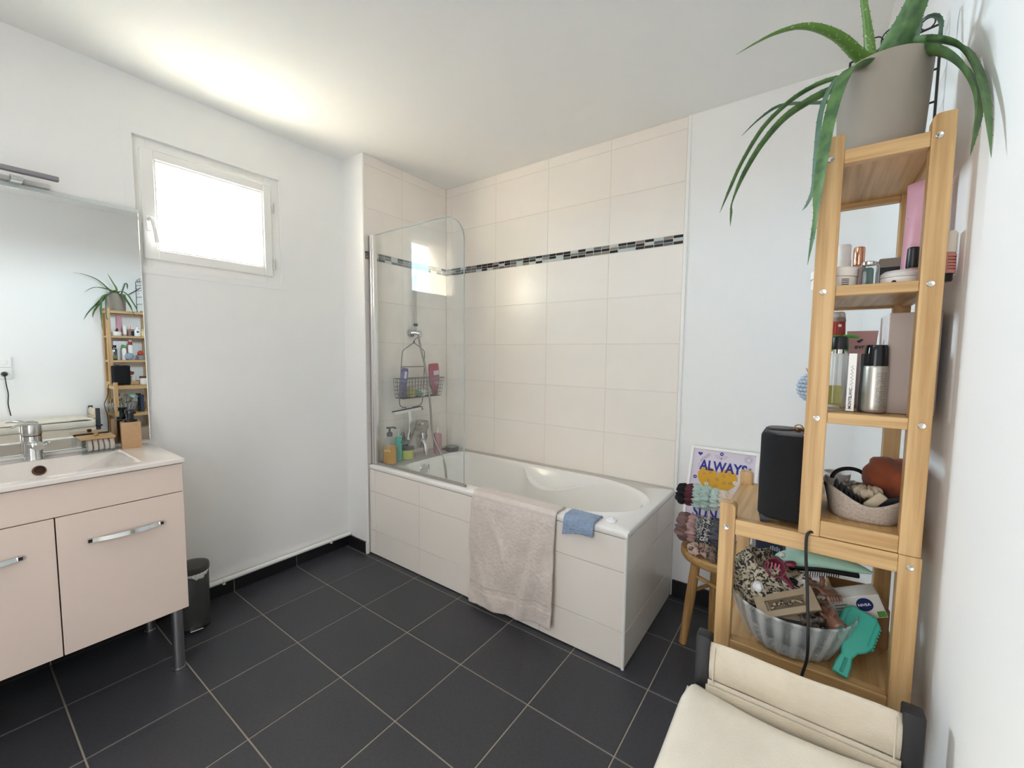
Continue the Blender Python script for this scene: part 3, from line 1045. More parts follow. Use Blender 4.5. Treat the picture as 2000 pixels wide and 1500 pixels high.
# wire caddy
cd = thing('shower_caddy', 'black wire caddy hanging from the shower rail', 'caddy', (0.26, -0.345, 0.90))
m = MB()
xc = 0.250
m.tube(smooth_path([(0.256, -0.305, 1.400), (0.262, -0.318, 1.388), (0.256, -0.334, 1.376), (xc, -0.345, 1.362), (xc, -0.346, 1.352)], 5), 0.0024, 8)
m.ell((xc, -0.345, 1.354), (0.006, 0.006, 0.007), 10, 6)
for s in (-1, 1):
    m.tube(smooth_path([(xc, -0.346, 1.350), (xc, -0.346 + s * 0.050, 1.322), (xc, -0.348 + s * 0.090, 1.296), (xc, -0.349 + s * 0.098, 1.270), (xc, -0.355 + s * 0.101, 1.180), (xc, -0.362 + s * 0.102, 1.08), (xc, -0.366 + s * 0.102, 1.000)], 5), 0.0024, 8)
m.tube([(xc, -0.458, 1.187), (xc, -0.258, 1.187)], 0.0024, 8)
m.tube(smooth_path([(xc, -0.468, 1.000), (xc, -0.472, 0.960), (xc, -0.466, 0.932), (xc, -0.445, 0.918), (xc, -0.42, 0.914)], 4) + [Vector((xc, -0.42, 0.905))], 0.0024, 8)
m.tube(smooth_path([(xc, -0.270, 0.995), (xc, -0.272, 0.960), (xc, -0.280, 0.932), (xc, -0.302, 0.918), (xc, -0.33, 0.914), (xc, -0.362, 0.913)], 4) + [Vector((xc, -0.362, 0.903))], 0.0024, 8)
m.tube([(xc, -0.455, 0.904), (xc, -0.275, 0.904)], 0.0024, 8)
part('hanger', m, BLACKW, cd)
m = MB()
# wire basket: back y -0.50..-0.14 at x=.25, front at x=.36, tapering to the bottom
YT0, YT1, YB0, YB1 = -0.520, -0.155, -0.505, -0.175
XF, XFb, ZT, ZB_ = 0.345, 0.330, 1.112, 0.985
for z, y0, y1, xf, r in [(ZT, YT0, YT1, XF, 0.0026), (ZB_, YB0, YB1, XFb, 0.0022)]:
    m.tube([(xc, y0, z), (xf, y0, z), (xf, y1, z), (xc, y1, z)], r, 6, closed=True)
for k in range(1, 5):
    t = k / 5
    y0, y1, xf, z = YT0 + (YB0 - YT0) * t, YT1 + (YB1 - YT1) * t, XF + (XFb - XF) * t, ZT + (ZB_ - ZT) * t
    m.tube([(xc, y0, z), (xf, y0, z), (xf, y1, z), (xc, y1, z)], 0.0013, 5, closed=True)
for k in range(15):
    t = k / 14
    yt, yb = YT0 + (YT1 - YT0) * t, YB0 + (YB1 - YB0) * t
    m.tube([(XF, yt, ZT), (XFb, yb, ZB_), (xc, yb, ZB_), (xc, yt, ZT)], 0.0013, 5)
for k in range(1, 5):
    t = k / 5
    x_t, x_b = xc + (XF - xc) * t, xc + (XFb - xc) * t
    m.tube([(x_t, YT0, ZT), (x_b, YB0, ZB_), (x_b, YB1, ZB_), (x_t, YT1, ZT)], 0.0013, 5)
part('basket', m, BLACKW, cd)
for y in (-0.425, -0.365, -0.315, -0.275):
    part('hook', MB().tube(smooth_path([(xc, y, 0.905), (xc + 0.006, y - 0.008, 0.893), (xc + 0.016, y - 0.014, 0.888), (xc + 0.024, y - 0.012, 0.897)], 4), 0.0022, 6), BLACKW, cd)

# bottles in the caddy
pbm = Matrix.Translation((0.305, -0.487, 1.060)) @ Matrix.Rotation(radians(-9), 4, 'X')
pbt = thing('shampoo_bottle', 'purple shampoo bottle in the left of the wire caddy', 'bottle', (0.305, -0.487, 0.99))
part('body', MB().lathe([(0, -0.030), (0.024, -0.030), (0.027, -0.02), (0.028, 0.06), (0.025, 0.112), (0.021, 0.122), (0, 0.124)], seg=20, sx=0.6, sy=1, mtx=pbm), mat('purple_plastic', '4a3f7c', 0.3), pbt)
part('cap', MB().lathe([(0, -0.067), (0.020, -0.067), (0.024, -0.058), (0.025, -0.031), (0, -0.031)], seg=20, sx=0.6, mtx=pbm), mat('slate_cap', '4d5570', 0.35), pbt)
part('label', MB().lathe([(0.0283, 0.03), (0.0268, 0.095)], seg=20, sx=0.6, mtx=pbm @ Matrix.Scale(1.02, 4)), mat('lilac_label', '6a62a0', 0.4), pbt)
part('front_mark', MB().box((0.0165, -0.014, 0.055), (0.0188, 0.004, 0.10), mtx=pbm), mat('white_print', 'd8d4e0', 0.5), pbt)
rbm = Matrix.Translation((0.312, -0.217, 1.07)) @ Matrix.Rotation(radians(4), 4, 'X')
rbt = thing('conditioner_bottle', 'crimson conditioner bottle standing upside down in the caddy', 'bottle', (0.312, -0.217, 0.99))
part('body', MB().lathe([(0, 0.140), (0.034, 0.138), (0.040, 0.132), (0.043, 0.10), (0.043, 0.02), (0.036, -0.025), (0.026, -0.047), (0, -0.047)], seg=24, sx=0.55, sy=1.05, mtx=rbm), mat('crimson_plastic', 'a5123c', 0.3), rbt)
part('cap', MB().lathe([(0.024, -0.047), (0.022, -0.075), (0.018, -0.079), (0, -0.079)], seg=20, sx=0.7, sy=1.0, mtx=rbm), mat('dark_red_cap', '8e1038', 0.35), rbt)
m = MB()
for z, hw, h in [(0.075, 0.024, 0.030), (0.040, 0.026, 0.006), (0.012, 0.022, 0.004), (0.002, 0.020, 0.004), (-0.010, 0.018, 0.004)]:
    m.box((0.0225, -hw, z - h / 2), (0.0246, hw, z + h / 2), mtx=rbm)
part('label', m, mat('pale_print', 'd7b9c4', 0.5), rbt)
gb = MB().lathe([(0, -0.048), (0.016, -0.048), (0.018, -0.04), (0.018, 0.03), (0.014, 0.045), (0, 0.046)], seg=16, mtx=Matrix.Translation((0.300, -0.345, 1.008)) @ Matrix.Rotation(radians(80), 4, 'X'))
single('green_tube', gb, mat('green_plastic', '4f8f66', 0.35), 'green tube lying at the bottom of the wire caddy', 'tube', (0.300, -0.345, 0.99))
wb2 = MB().box((0.262, -0.335, 0.990), (0.318, -0.255, 1.032), 0.012, 3, mtx=rot_about((0.29, -0.3, 1.0), 'X', radians(10)))
single('soap_bar', wb2, mat('soap_white', 'e9e3da', 0.5), 'white soap bar in the wire caddy beside the crimson bottle', 'soap', (0.29, -0.295, 0.99))
yb = MB().box((0.265, -0.440, 0.990), (0.325, -0.395, 1.055), 0.006, 2)
single('sponge', yb, mat('olive_sponge', 'b3ab6a', 0.9, bump=0.6, bscale=200), 'pale olive sponge in the caddy beside the purple bottle', 'sponge', (0.295, -0.417, 0.99))

# squeegee on the caddy hook
sq = thing('squeegee', 'white shower squeegee with a dark grip hanging from the caddy', 'squeegee', (0.275, -0.42, 0.70))
qm = rot_about((0.275, -0.42, 0.89), 'X', radians(3))
part('blade', MB().box((0.262, -0.545, 0.902), (0.268, -0.296, 0.909), 0.001, mtx=qm), BLACKP, sq)
part('head', MB().prism([(-0.535, 0.902), (-0.530, 0.889), (-0.515, 0.884), (-0.335, 0.884), (-0.315, 0.889), (-0.306, 0.902)], 'x', 0.262, 0.276, mtx=qm), PVC, sq)
part('handle', MB().tube(smooth_path([(0.27, -0.405, 0.892), (0.276, -0.405, 0.860), (0.280, -0.404, 0.810), (0.280, -0.410, 0.750), (0.276, -0.420, 0.697)], 5), [0.020, 0.017, 0.015, 0.013] + [0.012] * 12 + [0.013] * 4 + [0.011], 12, flat=0.7), PVC, sq)
part('grip', MB().tube(smooth_path([(0.2875, -0.402, 0.815), (0.290, -0.406, 0.77), (0.286, -0.417, 0.712)], 5), [0.004] + [0.0075] * 9 + [0.006], 10), BLACKP, sq)

ZL = ZR


def bottle(name, label, c, prof, m_, seg=24, sx=1.0, sy=1.0, cat='bottle', group=None):
    t = thing(name, label, cat, c, group)
    part('body', MB().lathe(prof, c, seg, sx, sy), m_, t)
    return t


# bottles on the tap-end ledge
ac = (0.305, -0.596, ZL)
am = thing('soap_pump_bottle', 'large clear pump bottle half full of amber soap on the ledge', 'bottle', ac)
part('bottle', MB().lathe([(0, 0.002), (0.040, 0.002), (0.043, 0.008), (0.043, 0.135), (0.038, 0.152), (0.024, 0.166), (0.016, 0.172), (0.016, 0.182)], ac, 28, 1.0, 1.0), CLEARG, am)
part('liquid', MB().lathe([(0, 0.004), (0.0405, 0.004), (0.0412, 0.010), (0.0412, 0.112), (0, 0.112)], ac, 28), mat('amber_soap', 'dfa033', 0.12, var=0.08, vscale=30), am)
pm = MB().lathe([(0.018, 0.176), (0.018, 0.198), (0.010, 0.202), (0.006, 0.204), (0.006, 0.222), (0.010, 0.224), (0.010, 0.234), (0, 0.236)], ac, 18)
pm.tube([(ac[0] - 0.012, ac[1] - 0.016, ZL + 0.229), (ac[0] + 0.016, ac[1] + 0.020, ZL + 0.231), (ac[0] + 0.026, ac[1] + 0.030, ZL + 0.225)], 0.0055, 10)
part('pump', pm, mat('aubergine_pump', '3c3038', 0.35), am)
tr_ = MB()
for k in range(5):
    a = radians(-60 + 11 * (k - 2))
    tr_.ell((ac[0] + 0.0432 * cos(a), ac[1] + 0.0432 * sin(a), ZL + 0.088 + 0.006 * (k % 2)), (0.0042, 0.0042, 0.0055), 8, 6)
part('label_print', tr_, mat('cream_print', 'f0dcb0', 0.5), am)

tc_ = (0.275, -0.503, ZL)
tq = bottle('lotion_pump_bottle', 'slim turquoise pump bottle on the bath ledge', tc_, [(0, 0.001), (0.021, 0.001), (0.0225, 0.005), (0.0225, 0.145), (0.019, 0.155), (0.008, 0.158), (0, 0.158)], mat('turquoise_plastic', '4fc4b4', 0.35))
part('pump', MB().lathe([(0.008, 0.156), (0.008, 0.168), (0.004, 0.170), (0.004, 0.196), (0.008, 0.198), (0.008, 0.206), (0, 0.207)], tc_, 14).box((tc_[0] - 0.006, tc_[1] - 0.034, ZL + 0.198), (tc_[0] + 0.006, tc_[1] + 0.006, ZL + 0.206), 0.003, 2), mat('frosted_pump', 'dcd8d0', 0.4), tq)
part('label_mark', MB().ell((tc_[0] + 0.0215, tc_[1] + 0.006, ZL + 0.118), (0.002, 0.005, 0.010), 10, 6), mat('teal_print', '1d6f70', 0.5), tq)

jc = (0.283, -0.436, ZL)
jr = bottle('scrub_jar', 'squat yellow-green jar with a black lid on the ledge', jc, [(0, 0.001), (0.040, 0.001), (0.042, 0.006), (0.042, 0.062), (0, 0.062)], mat('yellow_green_jar', 'c6c552', 0.35, var=0.04, vscale=20), cat='jar')
part('lid', MB().lathe([(0.044, 0.060), (0.045, 0.063), (0.045, 0.082), (0.042, 0.086), (0, 0.086)], jc, 28), mat('charcoal_lid', '3b4045', 0.4), jr)

pc = (0.338, -0.214, ZL)
pk = bottle('pink_pump_bottle', 'dusty pink bottle with a pale cap on the ledge', pc, [(0, 0.001), (0.027, 0.001), (0.029, 0.006), (0.0295, 0.130), (0.024, 0.141), (0.012, 0.146), (0, 0.146)], mat('dusty_pink_plastic', 'b88590', 0.35))
part('cap', MB().lathe([(0.013, 0.143), (0.015, 0.146), (0.015, 0.170), (0.009, 0.174), (0.009, 0.186), (0, 0.188)], pc, 18), mat('pale_pink_cap', 'e2d5d2', 0.4), pk)

tc2 = (0.365, -0.098, ZL)
tin = thing('pumice_brush', 'round dark foot brush lying in the far corner of the ledge', 'brush', tc2)
part('pad', MB().lathe([(0, 0.0), (0.042, 0.0), (0.047, 0.004), (0.048, 0.026), (0.045, 0.031), (0, 0.031)], tc2, 28), mat('dark_brown_plastic', '2f2523', 0.4), tin)
part('stone', MB().lathe([(0.040, 0.030), (0.038, 0.036), (0.02, 0.039), (0, 0.040)], tc2, 24), mat('grey_green_stone', '7f8a82', 0.6, bump=0.4, bscale=200), tin)
part('handle', MB().tube([(tc2[0] - 0.02, tc2[1] - 0.038, ZL + 0.016), (tc2[0] - 0.045, tc2[1] - 0.065, ZL + 0.018)], [0.012, 0.008], 10, flat=0.7), mat('dark_brown_plastic', '2f2523', 0.4), tin)

# towels over the front rim
def draped(x0, x1, y_in, z_in, zb0, zb1, amp, seed, nu=110, nv=150, thick=0.012, slant=0.0, inner=0.0, fold=0.0, terry=0.0):
    """cloth laid over the front rim: u along the bath, v from inside the bath over the rim to the hanging hem"""
    def fn(u, v):
        x = x0 + (x1 - x0) * u
        zb = zb0 + (zb1 - zb0) * u
        path = [(-0.598 - inner * 0, ZR - z_in), (-0.602, ZR + 0.004), (-0.615, ZR + 0.010), (-0.655, ZR + 0.010), (-0.682, ZR + 0.009), (-0.695, ZR - 0.006), (-0.700, ZR - 0.05), (-0.703, zb)]
        path[0] = (y_in, ZR - z_in)
        ls = [0]
        for a, b in zip(path[:-1], path[1:]):
            ls.append(ls[-1] + math.hypot(b[0] - a[0], b[1] - a[1]))
        s = v * ls[-1]
        for k in range(len(path) - 1):
            if s <= ls[k + 1] + 1e-9:
                t = (s - ls[k]) / (ls[k + 1] - ls[k])
                y = path[k][0] + (path[k + 1][0] - path[k][0]) * t
                z = path[k][1] + (path[k + 1][1] - path[k][1]) * t
                break
        hang = max(0.0, min(1.0, (ZR - 0.02 - z) / 0.25))
        f = 0.5 + 0.5 * sin(x * 15 + seed + 2.2 * noise.noise(Vector((x * 3, z * 2.0, seed))) - z * 6)
        f2 = noise.noise(Vector((x * 11, z * 7, seed + 4)))
        y -= hang * amp * (f * 0.9 + 0.5 * f2 + 0.35)
        # cascade of soft horizontal sags near the hem
        y -= hang * 0.010 * max(0, noise.noise(Vector((x * 5 + z * 3, z * 9 - abs(u - 0.45) * 6, seed + 2))))
        x += slant * (ZR - z) * (1 if hang > 0 else 0) + 0.006 * noise.noise(Vector((z * 6, u * 2, seed + 9))) * hang
        rough = noise.noise(Vector((x * 95, v * 75, seed))) + 0.6 * noise.noise(Vector((x * 190, v * 160, seed + 3)))
        if hang > 0:
            y -= (0.0016 + terry) * (rough + 0.4)
            # one long diagonal fold falling from the right-hand corner, and a flat woven hem band
            d = (u - 0.93) + 0.55 * (ZR - z)
            y -= fold * hang * math.exp(-(d / 0.055) ** 2)
            y += fold * 0.6 * hang * math.exp(-((d + 0.11) / 0.05) ** 2)
            if fold and abs(v - 0.865) < 0.022:
                y += 0.0022
        else:
            z += (0.0012 + terry) * (rough + 0.3)
        return (x, y, z)
    return MB().grid(fn, nu, nv)


TOW = mat('cream_terry', 'dcd0c8', 0.95, bump=0.9, bscale=420, var=0.07, vscale=35, sheen=0.25)
tw = draped(1.090, 1.573, -0.592, 0.03, 0.022, 0.062, 0.022, 2.0, fold=0.014)
single('bath_towel', tw, TOW, 'long cream bath towel draped over the bath edge', 'towel', (1.33, -0.70, 0.05), solid=0.006, smooth=80)
BLU = mat('blue_terry', '93a4bd', 0.95, bump=1.0, bscale=260, var=0.16, vscale=45, sheen=0.2)
wc = draped(1.612, 1.752, -0.594, 0.012, 0.508, 0.548, 0.006, 5.0, 80, 90, terry=0.0018)
single('washcloth', wc, BLU, 'small blue washcloth folded over the bath edge', 'washcloth', (1.69, -0.68, 0.55), solid=0.006, smooth=80)
plug = MB().lathe([(0, 0.0), (0.021, 0.0), (0.023, 0.003), (0.021, 0.009), (0.012, 0.011), (0.009, 0.011), (0.009, 0.017), (0, 0.018)], (1.795, -0.610, ZR), 22)
single('bath_plug', plug, mat('white_rubber', 'f0eff2', 0.4), 'white plug lying on the bath rim beside the blue cloth', 'plug', (1.795, -0.610, ZR))

# ------------------------------------------------------------------ bamboo shelf unit
SY0, SY1 = -1.390, -1.104          # near and far ends
su = thing('shelf_unit', 'stepped bamboo shelf unit with a narrow tower against the white wall', 'shelf', (2.47, -1.25, 0))
SCREW = mat('nickel_screw', 'cfccc4', 0.3, metal=1.0)


def post(x0, x1, y0, z0, z1, screws, cham):
    m = MB()
    c = 0.007
    if cham == 0:
        pr = [(x0, z0), (x1, z0), (x1, z1), (x0, z1)]
    elif cham < 0:
        pr = [(x0, z0), (x1, z0), (x1, z1), (x0 + c, z1), (x0 + c * 0.35, z1 - c * 0.35), (x0, z1 - c)]
    else:
        pr = [(x0, z0), (x1, z0), (x1, z1 - c), (x1 - c * 0.35, z1 - c * 0.35), (x1 - c, z1), (x0, z1)]
    m.prism(pr, 'y', y0, y0 + 0.026)
    p = part('post', m, BAM['z'], su, smooth=None)
    b = p.modifiers.new('bevel', 'BEVEL')
    b.width = 0.0012
    b.segments = 2
    if y0 < -1.3:
        for x, z in screws:
            s = MB().lathe([(0.0012, 0.0004), (0.0026, 0.0010), (0.0042, 0.0012), (0.0048, 0.0006), (0.0050, -0.001)], seg=16, mtx=Matrix.Translation((x, y0, z)) @ Matrix.Rotation(radians(90), 4, 'X'))
            s.lathe([(0, 0.0004), (0.0014, 0.0004)], seg=8, mtx=Matrix.Translation((x, y0, z)) @ Matrix.Rotation(radians(90), 4, 'X'))
            part('screw', s, SCREW, p)


for y0 in (SY0, SY1 - 0.026):
    post(2.453, 2.483, y0, 0.9765, 1.639, [(2.4662, 1.603), (2.467, 1.391), (2.469, 1.180)], -1)
    post(2.583, 2.609, y0, 0.9765, 1.638, [(2.592, 1.606), (2.595, 1.3934), (2.598, 1.181)], -1)
    post(2.328, 2.355, y0, 0.0, 1.0045, [(2.3405, 0.9575)], 1)
    post(2.584, 2.611, y0, 0.0, 0.9758, [(2.598, 0.9585)], 0)


def level(z1, z0, x0, x1, lx, rx):
    """board with a short rail at each end and a long rail at each side"""
    part('shelf_board', MB().box((x0 + 0.003, SY0 + 0.020, z1 - 0.012), (x1 - 0.002, SY1 - 0.020, z1 - 0.0004), 0.0008), BAM['y'], su)
    for y in (SY0 + 0.0015, SY1 - 0.0195):
        part('end_rail', MB().box((lx, y, z0), (rx, y + 0.018, z1), 0.001), BAM['x'], su)
    for x in (x0 + 0.0015, x1 - 0.0165):
        part('side_rail', MB().box((x, SY0 + 0.026, z0), (x + 0.015, SY1 - 0.026, z1), 0.001), BAM['y'], su)


level(1.6148, 1.593, 2.453, 2.609, 2.483, 2.583)
level(1.3997, 1.3835, 2.453, 2.609, 2.483, 2.583)
level(1.1910, 1.1728, 2.453, 2.609, 2.483, 2.583)
level(1.0046, 0.9770, 2.453, 2.609, 2.483, 2.583)
level(0.9756, 0.9455, 2.328, 2.611, 2.355, 2.584)
level(0.7370, 0.710, 2.328, 2.611, 2.355, 2.584)
level(0.4900, 0.463, 2.328, 2.611, 2.355, 2.584)
level(0.2400, 0.213, 2.328, 2.611, 2.355, 2.584)

# ------------------------------------------------------------------ aloe in its pot
PX, PY, PZ = 2.530, -1.302, 1.6150
pot = thing('potted_aloe', 'potted aloe with long drooping leaves on top of the shelf', 'plant', (PX, PY, PZ))
part('pot', MB().lathe([(0, 0.0), (0.052, 0.0), (0.0555, 0.003), (0.0620, 0.146), (0.0615, 0.149), (0.0585, 0.149), (0.0575, 0.140), (0.0570, 0.125)], (PX, PY, PZ), 48), mat('stone_grey_pot', '958b7f', 0.6, bump=0.05, bscale=120), pot)
part('soil', MB().lathe([(0.0575, 0.128), (0.03, 0.132), (0, 0.134)], (PX, PY, PZ), 24), mat('potting_soil', '3b2d22', 0.95, bump=0.8, bscale=200), pot)
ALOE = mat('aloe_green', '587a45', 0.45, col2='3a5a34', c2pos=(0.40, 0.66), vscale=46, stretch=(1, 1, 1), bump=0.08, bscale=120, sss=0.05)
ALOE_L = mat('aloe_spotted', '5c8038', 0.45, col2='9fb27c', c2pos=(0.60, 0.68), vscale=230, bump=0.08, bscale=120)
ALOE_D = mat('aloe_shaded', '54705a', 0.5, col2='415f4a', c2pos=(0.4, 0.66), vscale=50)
LEAVES = [
 [(2.5131,-1.315,1.7674,0.0257),(2.4908,-1.34,1.7842,0.0229),(2.4674,-1.38,1.7945,0.0198),(2.4406,-1.42,1.7967,0.0169),(2.4151,-1.45,1.7925,0.0135),(2.3876,-1.48,1.7772,0.0102),(2.3638,-1.505,1.7577,0.0062),(2.3419,-1.53,1.7354,0.0008)],
 [(2.514,-1.30,1.77,.0195),(2.508,-1.305,1.812,.0174),(2.502,-1.32,1.843,.0129),(2.495,-1.335,1.873,.0103),(2.488,-1.35,1.905,.006),(2.484,-1.36,1.925,.0008)],
 [(2.5362,-1.315,1.758,0.0521),(2.5421,-1.33,1.7853,0.041),(2.5512,-1.345,1.8032,0.0345),(2.5595,-1.36,1.8234,0.0290),(2.5676,-1.38,1.8489,0.0235),(2.5744,-1.42,1.883,0.0176),(2.574,-1.49,1.908,0.010),(2.566,-1.56,1.912,0.001)],
 [(2.545,-1.292,1.758,0.020),(2.5626,-1.29,1.785,0.0219),(2.5739,-1.305,1.7906,0.023),(2.5934,-1.335,1.7684,0.0211),(2.6105,-1.37,1.7329,0.0199),(2.6194,-1.4,1.6909,0.0183),(2.6222,-1.44,1.6366,0.016),(2.6218,-1.475,1.5829,0.0115),(2.6219,-1.5,1.5257,0.0006)],
 [(2.538,-1.305,1.750,0.020),(2.5575,-1.31,1.7690,0.0232),(2.5772,-1.335,1.7586,0.0269),(2.5966,-1.36,1.7341,0.0257),(2.6123,-1.385,1.6962,0.0231),(2.6212,-1.41,1.6518,0.0195),(2.6217,-1.43,1.6125,0.015),(2.6179,-1.44,1.5801,0.0095),(2.6141,-1.445,1.5506,0.0007)],
 [(2.560,-1.262,1.768,.0135),(2.574,-1.24,1.836,.0123),(2.58,-1.23,1.866,.0115),(2.598,-1.22,1.872,.0106),(2.608,-1.21,1.861,.0097),(2.607,-1.21,1.84,.0071),(2.603,-1.21,1.817,.0009)],
 [(2.528,-1.318,1.752,.018),(2.513,-1.345,1.757,.0199),(2.496,-1.37,1.7505,.0212),(2.480,-1.393,1.732,.0228),(2.468,-1.410,1.691,.0219),(2.460,-1.416,1.642,.0203),(2.455,-1.418,1.59,.0188),(2.452,-1.418,1.543,.0148),(2.451,-1.418,1.512,.0083),(2.449,-1.418,1.480,.0075),(2.444,-1.418,1.433,.0008)],
 [(2.494,-1.3,1.7640,0.0159),(2.4677,-1.295,1.7775,0.0145),(2.4343,-1.285,1.7803,0.0141),(2.3951,-1.275,1.769,0.0137),(2.3528,-1.26,1.7407,0.0134),(2.3167,-1.245,1.6907,0.0118),(2.2924,-1.23,1.6433,0.01),(2.2733,-1.22,1.6009,0.0011)],
 [(2.4863,-1.3,1.7573,0.0214),(2.4617,-1.295,1.7600,0.0229),(2.428,-1.29,1.7539,0.0226),(2.3889,-1.285,1.7364,0.0215),(2.3516,-1.275,1.7005,0.0183),(2.3203,-1.26,1.6537,0.0148),(2.3018,-1.25,1.6087,0.0054),(2.3,-1.245,1.5893,0.0088),(2.2984,-1.24,1.5619,0.0011)],
 [(2.492,-1.225,1.766,.0165),(2.442,-1.20,1.789,.0143),(2.398,-1.18,1.811,.0128),(2.365,-1.17,1.818,.011),(2.331,-1.16,1.806,.0068),(2.299,-1.15,1.786,.0012)],
 [(2.486,-1.335,1.765,.0125),(2.466,-1.370,1.738,.0115),(2.450,-1.385,1.690,.011),(2.446,-1.388,1.62,.010),(2.445,-1.388,1.565,.0088),(2.438,-1.385,1.541,.006),(2.431,-1.38,1.532,.0009)],
]
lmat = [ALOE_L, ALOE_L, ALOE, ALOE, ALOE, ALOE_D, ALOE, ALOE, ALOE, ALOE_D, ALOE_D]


def leaf(ctrl, m_):
    P = smooth_path(ctrl, 7)
    m = MB()
    n = len(P)
    cross = [(-1, 0.14), (-0.74, -0.22), (-0.3, -0.48), (0.3, -0.48), (0.74, -0.22), (1, 0.14), (0.5, 0.10), (0, 0.03), (-0.5, 0.10)]
    rings = []
    side = None
    cpt = Vector((PX, PY, 0))
    for i, p in enumerate(P):
        pos = Vector(p[:3])
        a = Vector(P[max(i - 1, 0)][:3])
        b = Vector(P[min(i + 1, n - 1)][:3])
        t = (b - a).normalized()
        if side is None:
            out = Vector((pos.x - PX, pos.y - PY, 0)) if (pos - Vector((PX, PY, pos.z))).length > 0.004 else Vector((0, -1, 0))
            end = Vector(P[-1][:3])
            out = Vector((end.x - PX, end.y - PY, 0))
            side = t.cross(out).normalized() if t.cross(out).length > 1e-3 else t.cross(Vector((1, 0, 0))).normalized()
            side = Vector((0, 0, 1)).cross(out).normalized()
        side = (side - t * side.dot(t)).normalized()
        nor = t.cross(side)
        if i == 0:
            sgn = 1 if nor.dot(Vector((0, 0, 1)) + 0.6 * (Vector((PX, PY, 0)) - Vector((pos.x, pos.y, 0))).normalized()) > 0 else -1
        nor = nor * sgn
        h = max(p[3] if len(p) > 3 else 0.001, 0.0005) / 2
        rings.append([m.bm.verts.new(pos + side * (u * h) + nor * (v * h)) for u, v in cross])
    k_ = len(cross)
    for A, B in zip(rings[:-1], rings[1:]):
        for k in range(k_):
            m.bm.faces.new((A[k], A[(k + 1) % k_], B[(k + 1) % k_], B[k]))
    m.bm.faces.new(rings[0])
    m.bm.faces.new(rings[-1])
    # soft marginal teeth
    for i in range(4, n - 4, 3):
        for e in (0, 5):
            q = rings[i][e].co
            d = (rings[i][e].co - rings[i][7].co).normalized()
            t = (Vector(P[i + 1][:3]) - Vector(P[i][:3])).normalized()
            s = 0.0012
            a = m.bm.verts.new(q - t * s)
            b = m.bm.verts.new(q + t * s)
            c2 = m.bm.verts.new(q + d * s * 1.3 + t * s * 0.8)
            c3 = m.bm.verts.new(q + Vector((0, 0, 0.0006)))
            m.bm.faces.new((a, b, c2))
            m.bm.faces.new((a, c3, c2))
    return m


class V4(tuple):
    pass


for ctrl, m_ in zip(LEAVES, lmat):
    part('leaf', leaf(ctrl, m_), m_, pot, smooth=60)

# black wire jewellery stand behind the pot
js = thing('jewelry_stand', 'black wire jewelry stand with scrolled top behind the aloe', 'stand', (2.56, -1.125, 1.615))
A0, A1 = Vector((2.6175, -1.150, 0)), Vector((2.489, -1.112, 0))


def jp(t, z):
    p = A0.lerp(A1, t)
    return (p.x, p.y, z)


m = MB()
for t in (0, 1):
    m.tube([jp(t, 1.617), jp(t, 1.893)], 0.0022, 8)
for z in (1.893, 1.862, 1.815, 1.757, 1.695):
    m.tube([jp(0, z), jp(1, z)], 0.0020, 8)
part('frame', m, BLACKW, js)
m = MB()
for t, r in ((0.14, 0.010), (0.30, 0.013), (0.52, 0.016), (0.72, 0.014), (0.88, 0.010)):
    c_ = Vector(jp(t, 1.893 + r))
    d = (A1 - A0).normalized()
    m.tube([c_ + d * (r * cos(a)) + Vector((0, 0, r * sin(a))) for a in [2 * pi * k / 18 for k in range(18)]], 0.0013, 6, closed=True)
part('scrolls', m, BLACKW, js)
m = MB()
for t in (0, 1):
    q = Vector(jp(t, 1.6165))
    m.tube([q + Vector((-0.010, -0.022, 0)), q, q + Vector((0.006, 0.016, 0))], 0.0022, 8)
part('feet', m, BLACKW, js)
eg = random.Random(4)
for k in range(5):
    t = 0.12 + 0.18 * k
    z = [1.862, 1.815, 1.862, 1.757, 1.815][k]
    q = jp(t, z - 0.004)
    m = MB().tube([(q[0], q[1] - 0.003 + 0.004 * cos(a), q[2] + 0.004 * sin(a)) for a in [2 * pi * i / 12 for i in range(12)]], 0.0006, 5, closed=True)
    m.tube([(q[0], q[1] - 0.003, q[2] - 0.004), (q[0], q[1] - 0.003, q[2] - 0.020)], 0.0005, 5)
    m.ell((q[0], q[1] - 0.003, q[2] - 0.023), (0.003, 0.003, 0.004), 8, 6)
    single('earring', m, mat('earring_silver', 'c9c4ba', 0.25, metal=1.0), ['silver earring nearest the wall on the second wire bar', 'silver earring near the wall on the third wire bar', 'silver earring in the middle of the second wire bar', 'silver earring on the fourth wire bar', 'silver earring farthest from the wall on the third wire bar'][k], 'earring', (q[0], q[1] - 0.003, q[2] - 0.027), group='earrings on the wire stand')

# ------------------------------------------------------------------ items on the second shelf
Z2 = 1.3998
WPL = mat('white_plastic', 'efedea', 0.32)
WPR = mat('off_white_jar', 'ebe4dc', 0.4)
INK = mat('dark_ink', '2b2a2e', 0.6)
jar = thing('cream_jar', 'wide white cosmetic jar at the left end of its shelf', 'jar', (2.481, -1.325, Z2))
part('body', MB().lathe([(0, 0.0), (0.030, 0.0), (0.0325, 0.003), (0.0325, 0.020), (0, 0.020)], (2.481, -1.325, Z2), 32), WPR, jar)
part('lid', MB().lathe([(0.0335, 0.0205), (0.0335, 0.034), (0.0315, 0.0365), (0, 0.0365)], (2.481, -1.325, Z2), 32), WPR, jar)
m = MB()
for k in range(4):
    a = radians(-62)
    for q in range(5):
        aa = a + radians(4 * (q - 2))
        m.box((-0.0010, -0.0003, -0.0006), (0.0010, 0.0003, 0.0006), mtx=Matrix.Translation((2.481 + 0.0327 * cos(aa), -1.325 + 0.0327 * sin(aa), Z2 + 0.006 + 0.003 * k)) @ Matrix.Rotation(aa + pi / 2, 4, 'Z'))
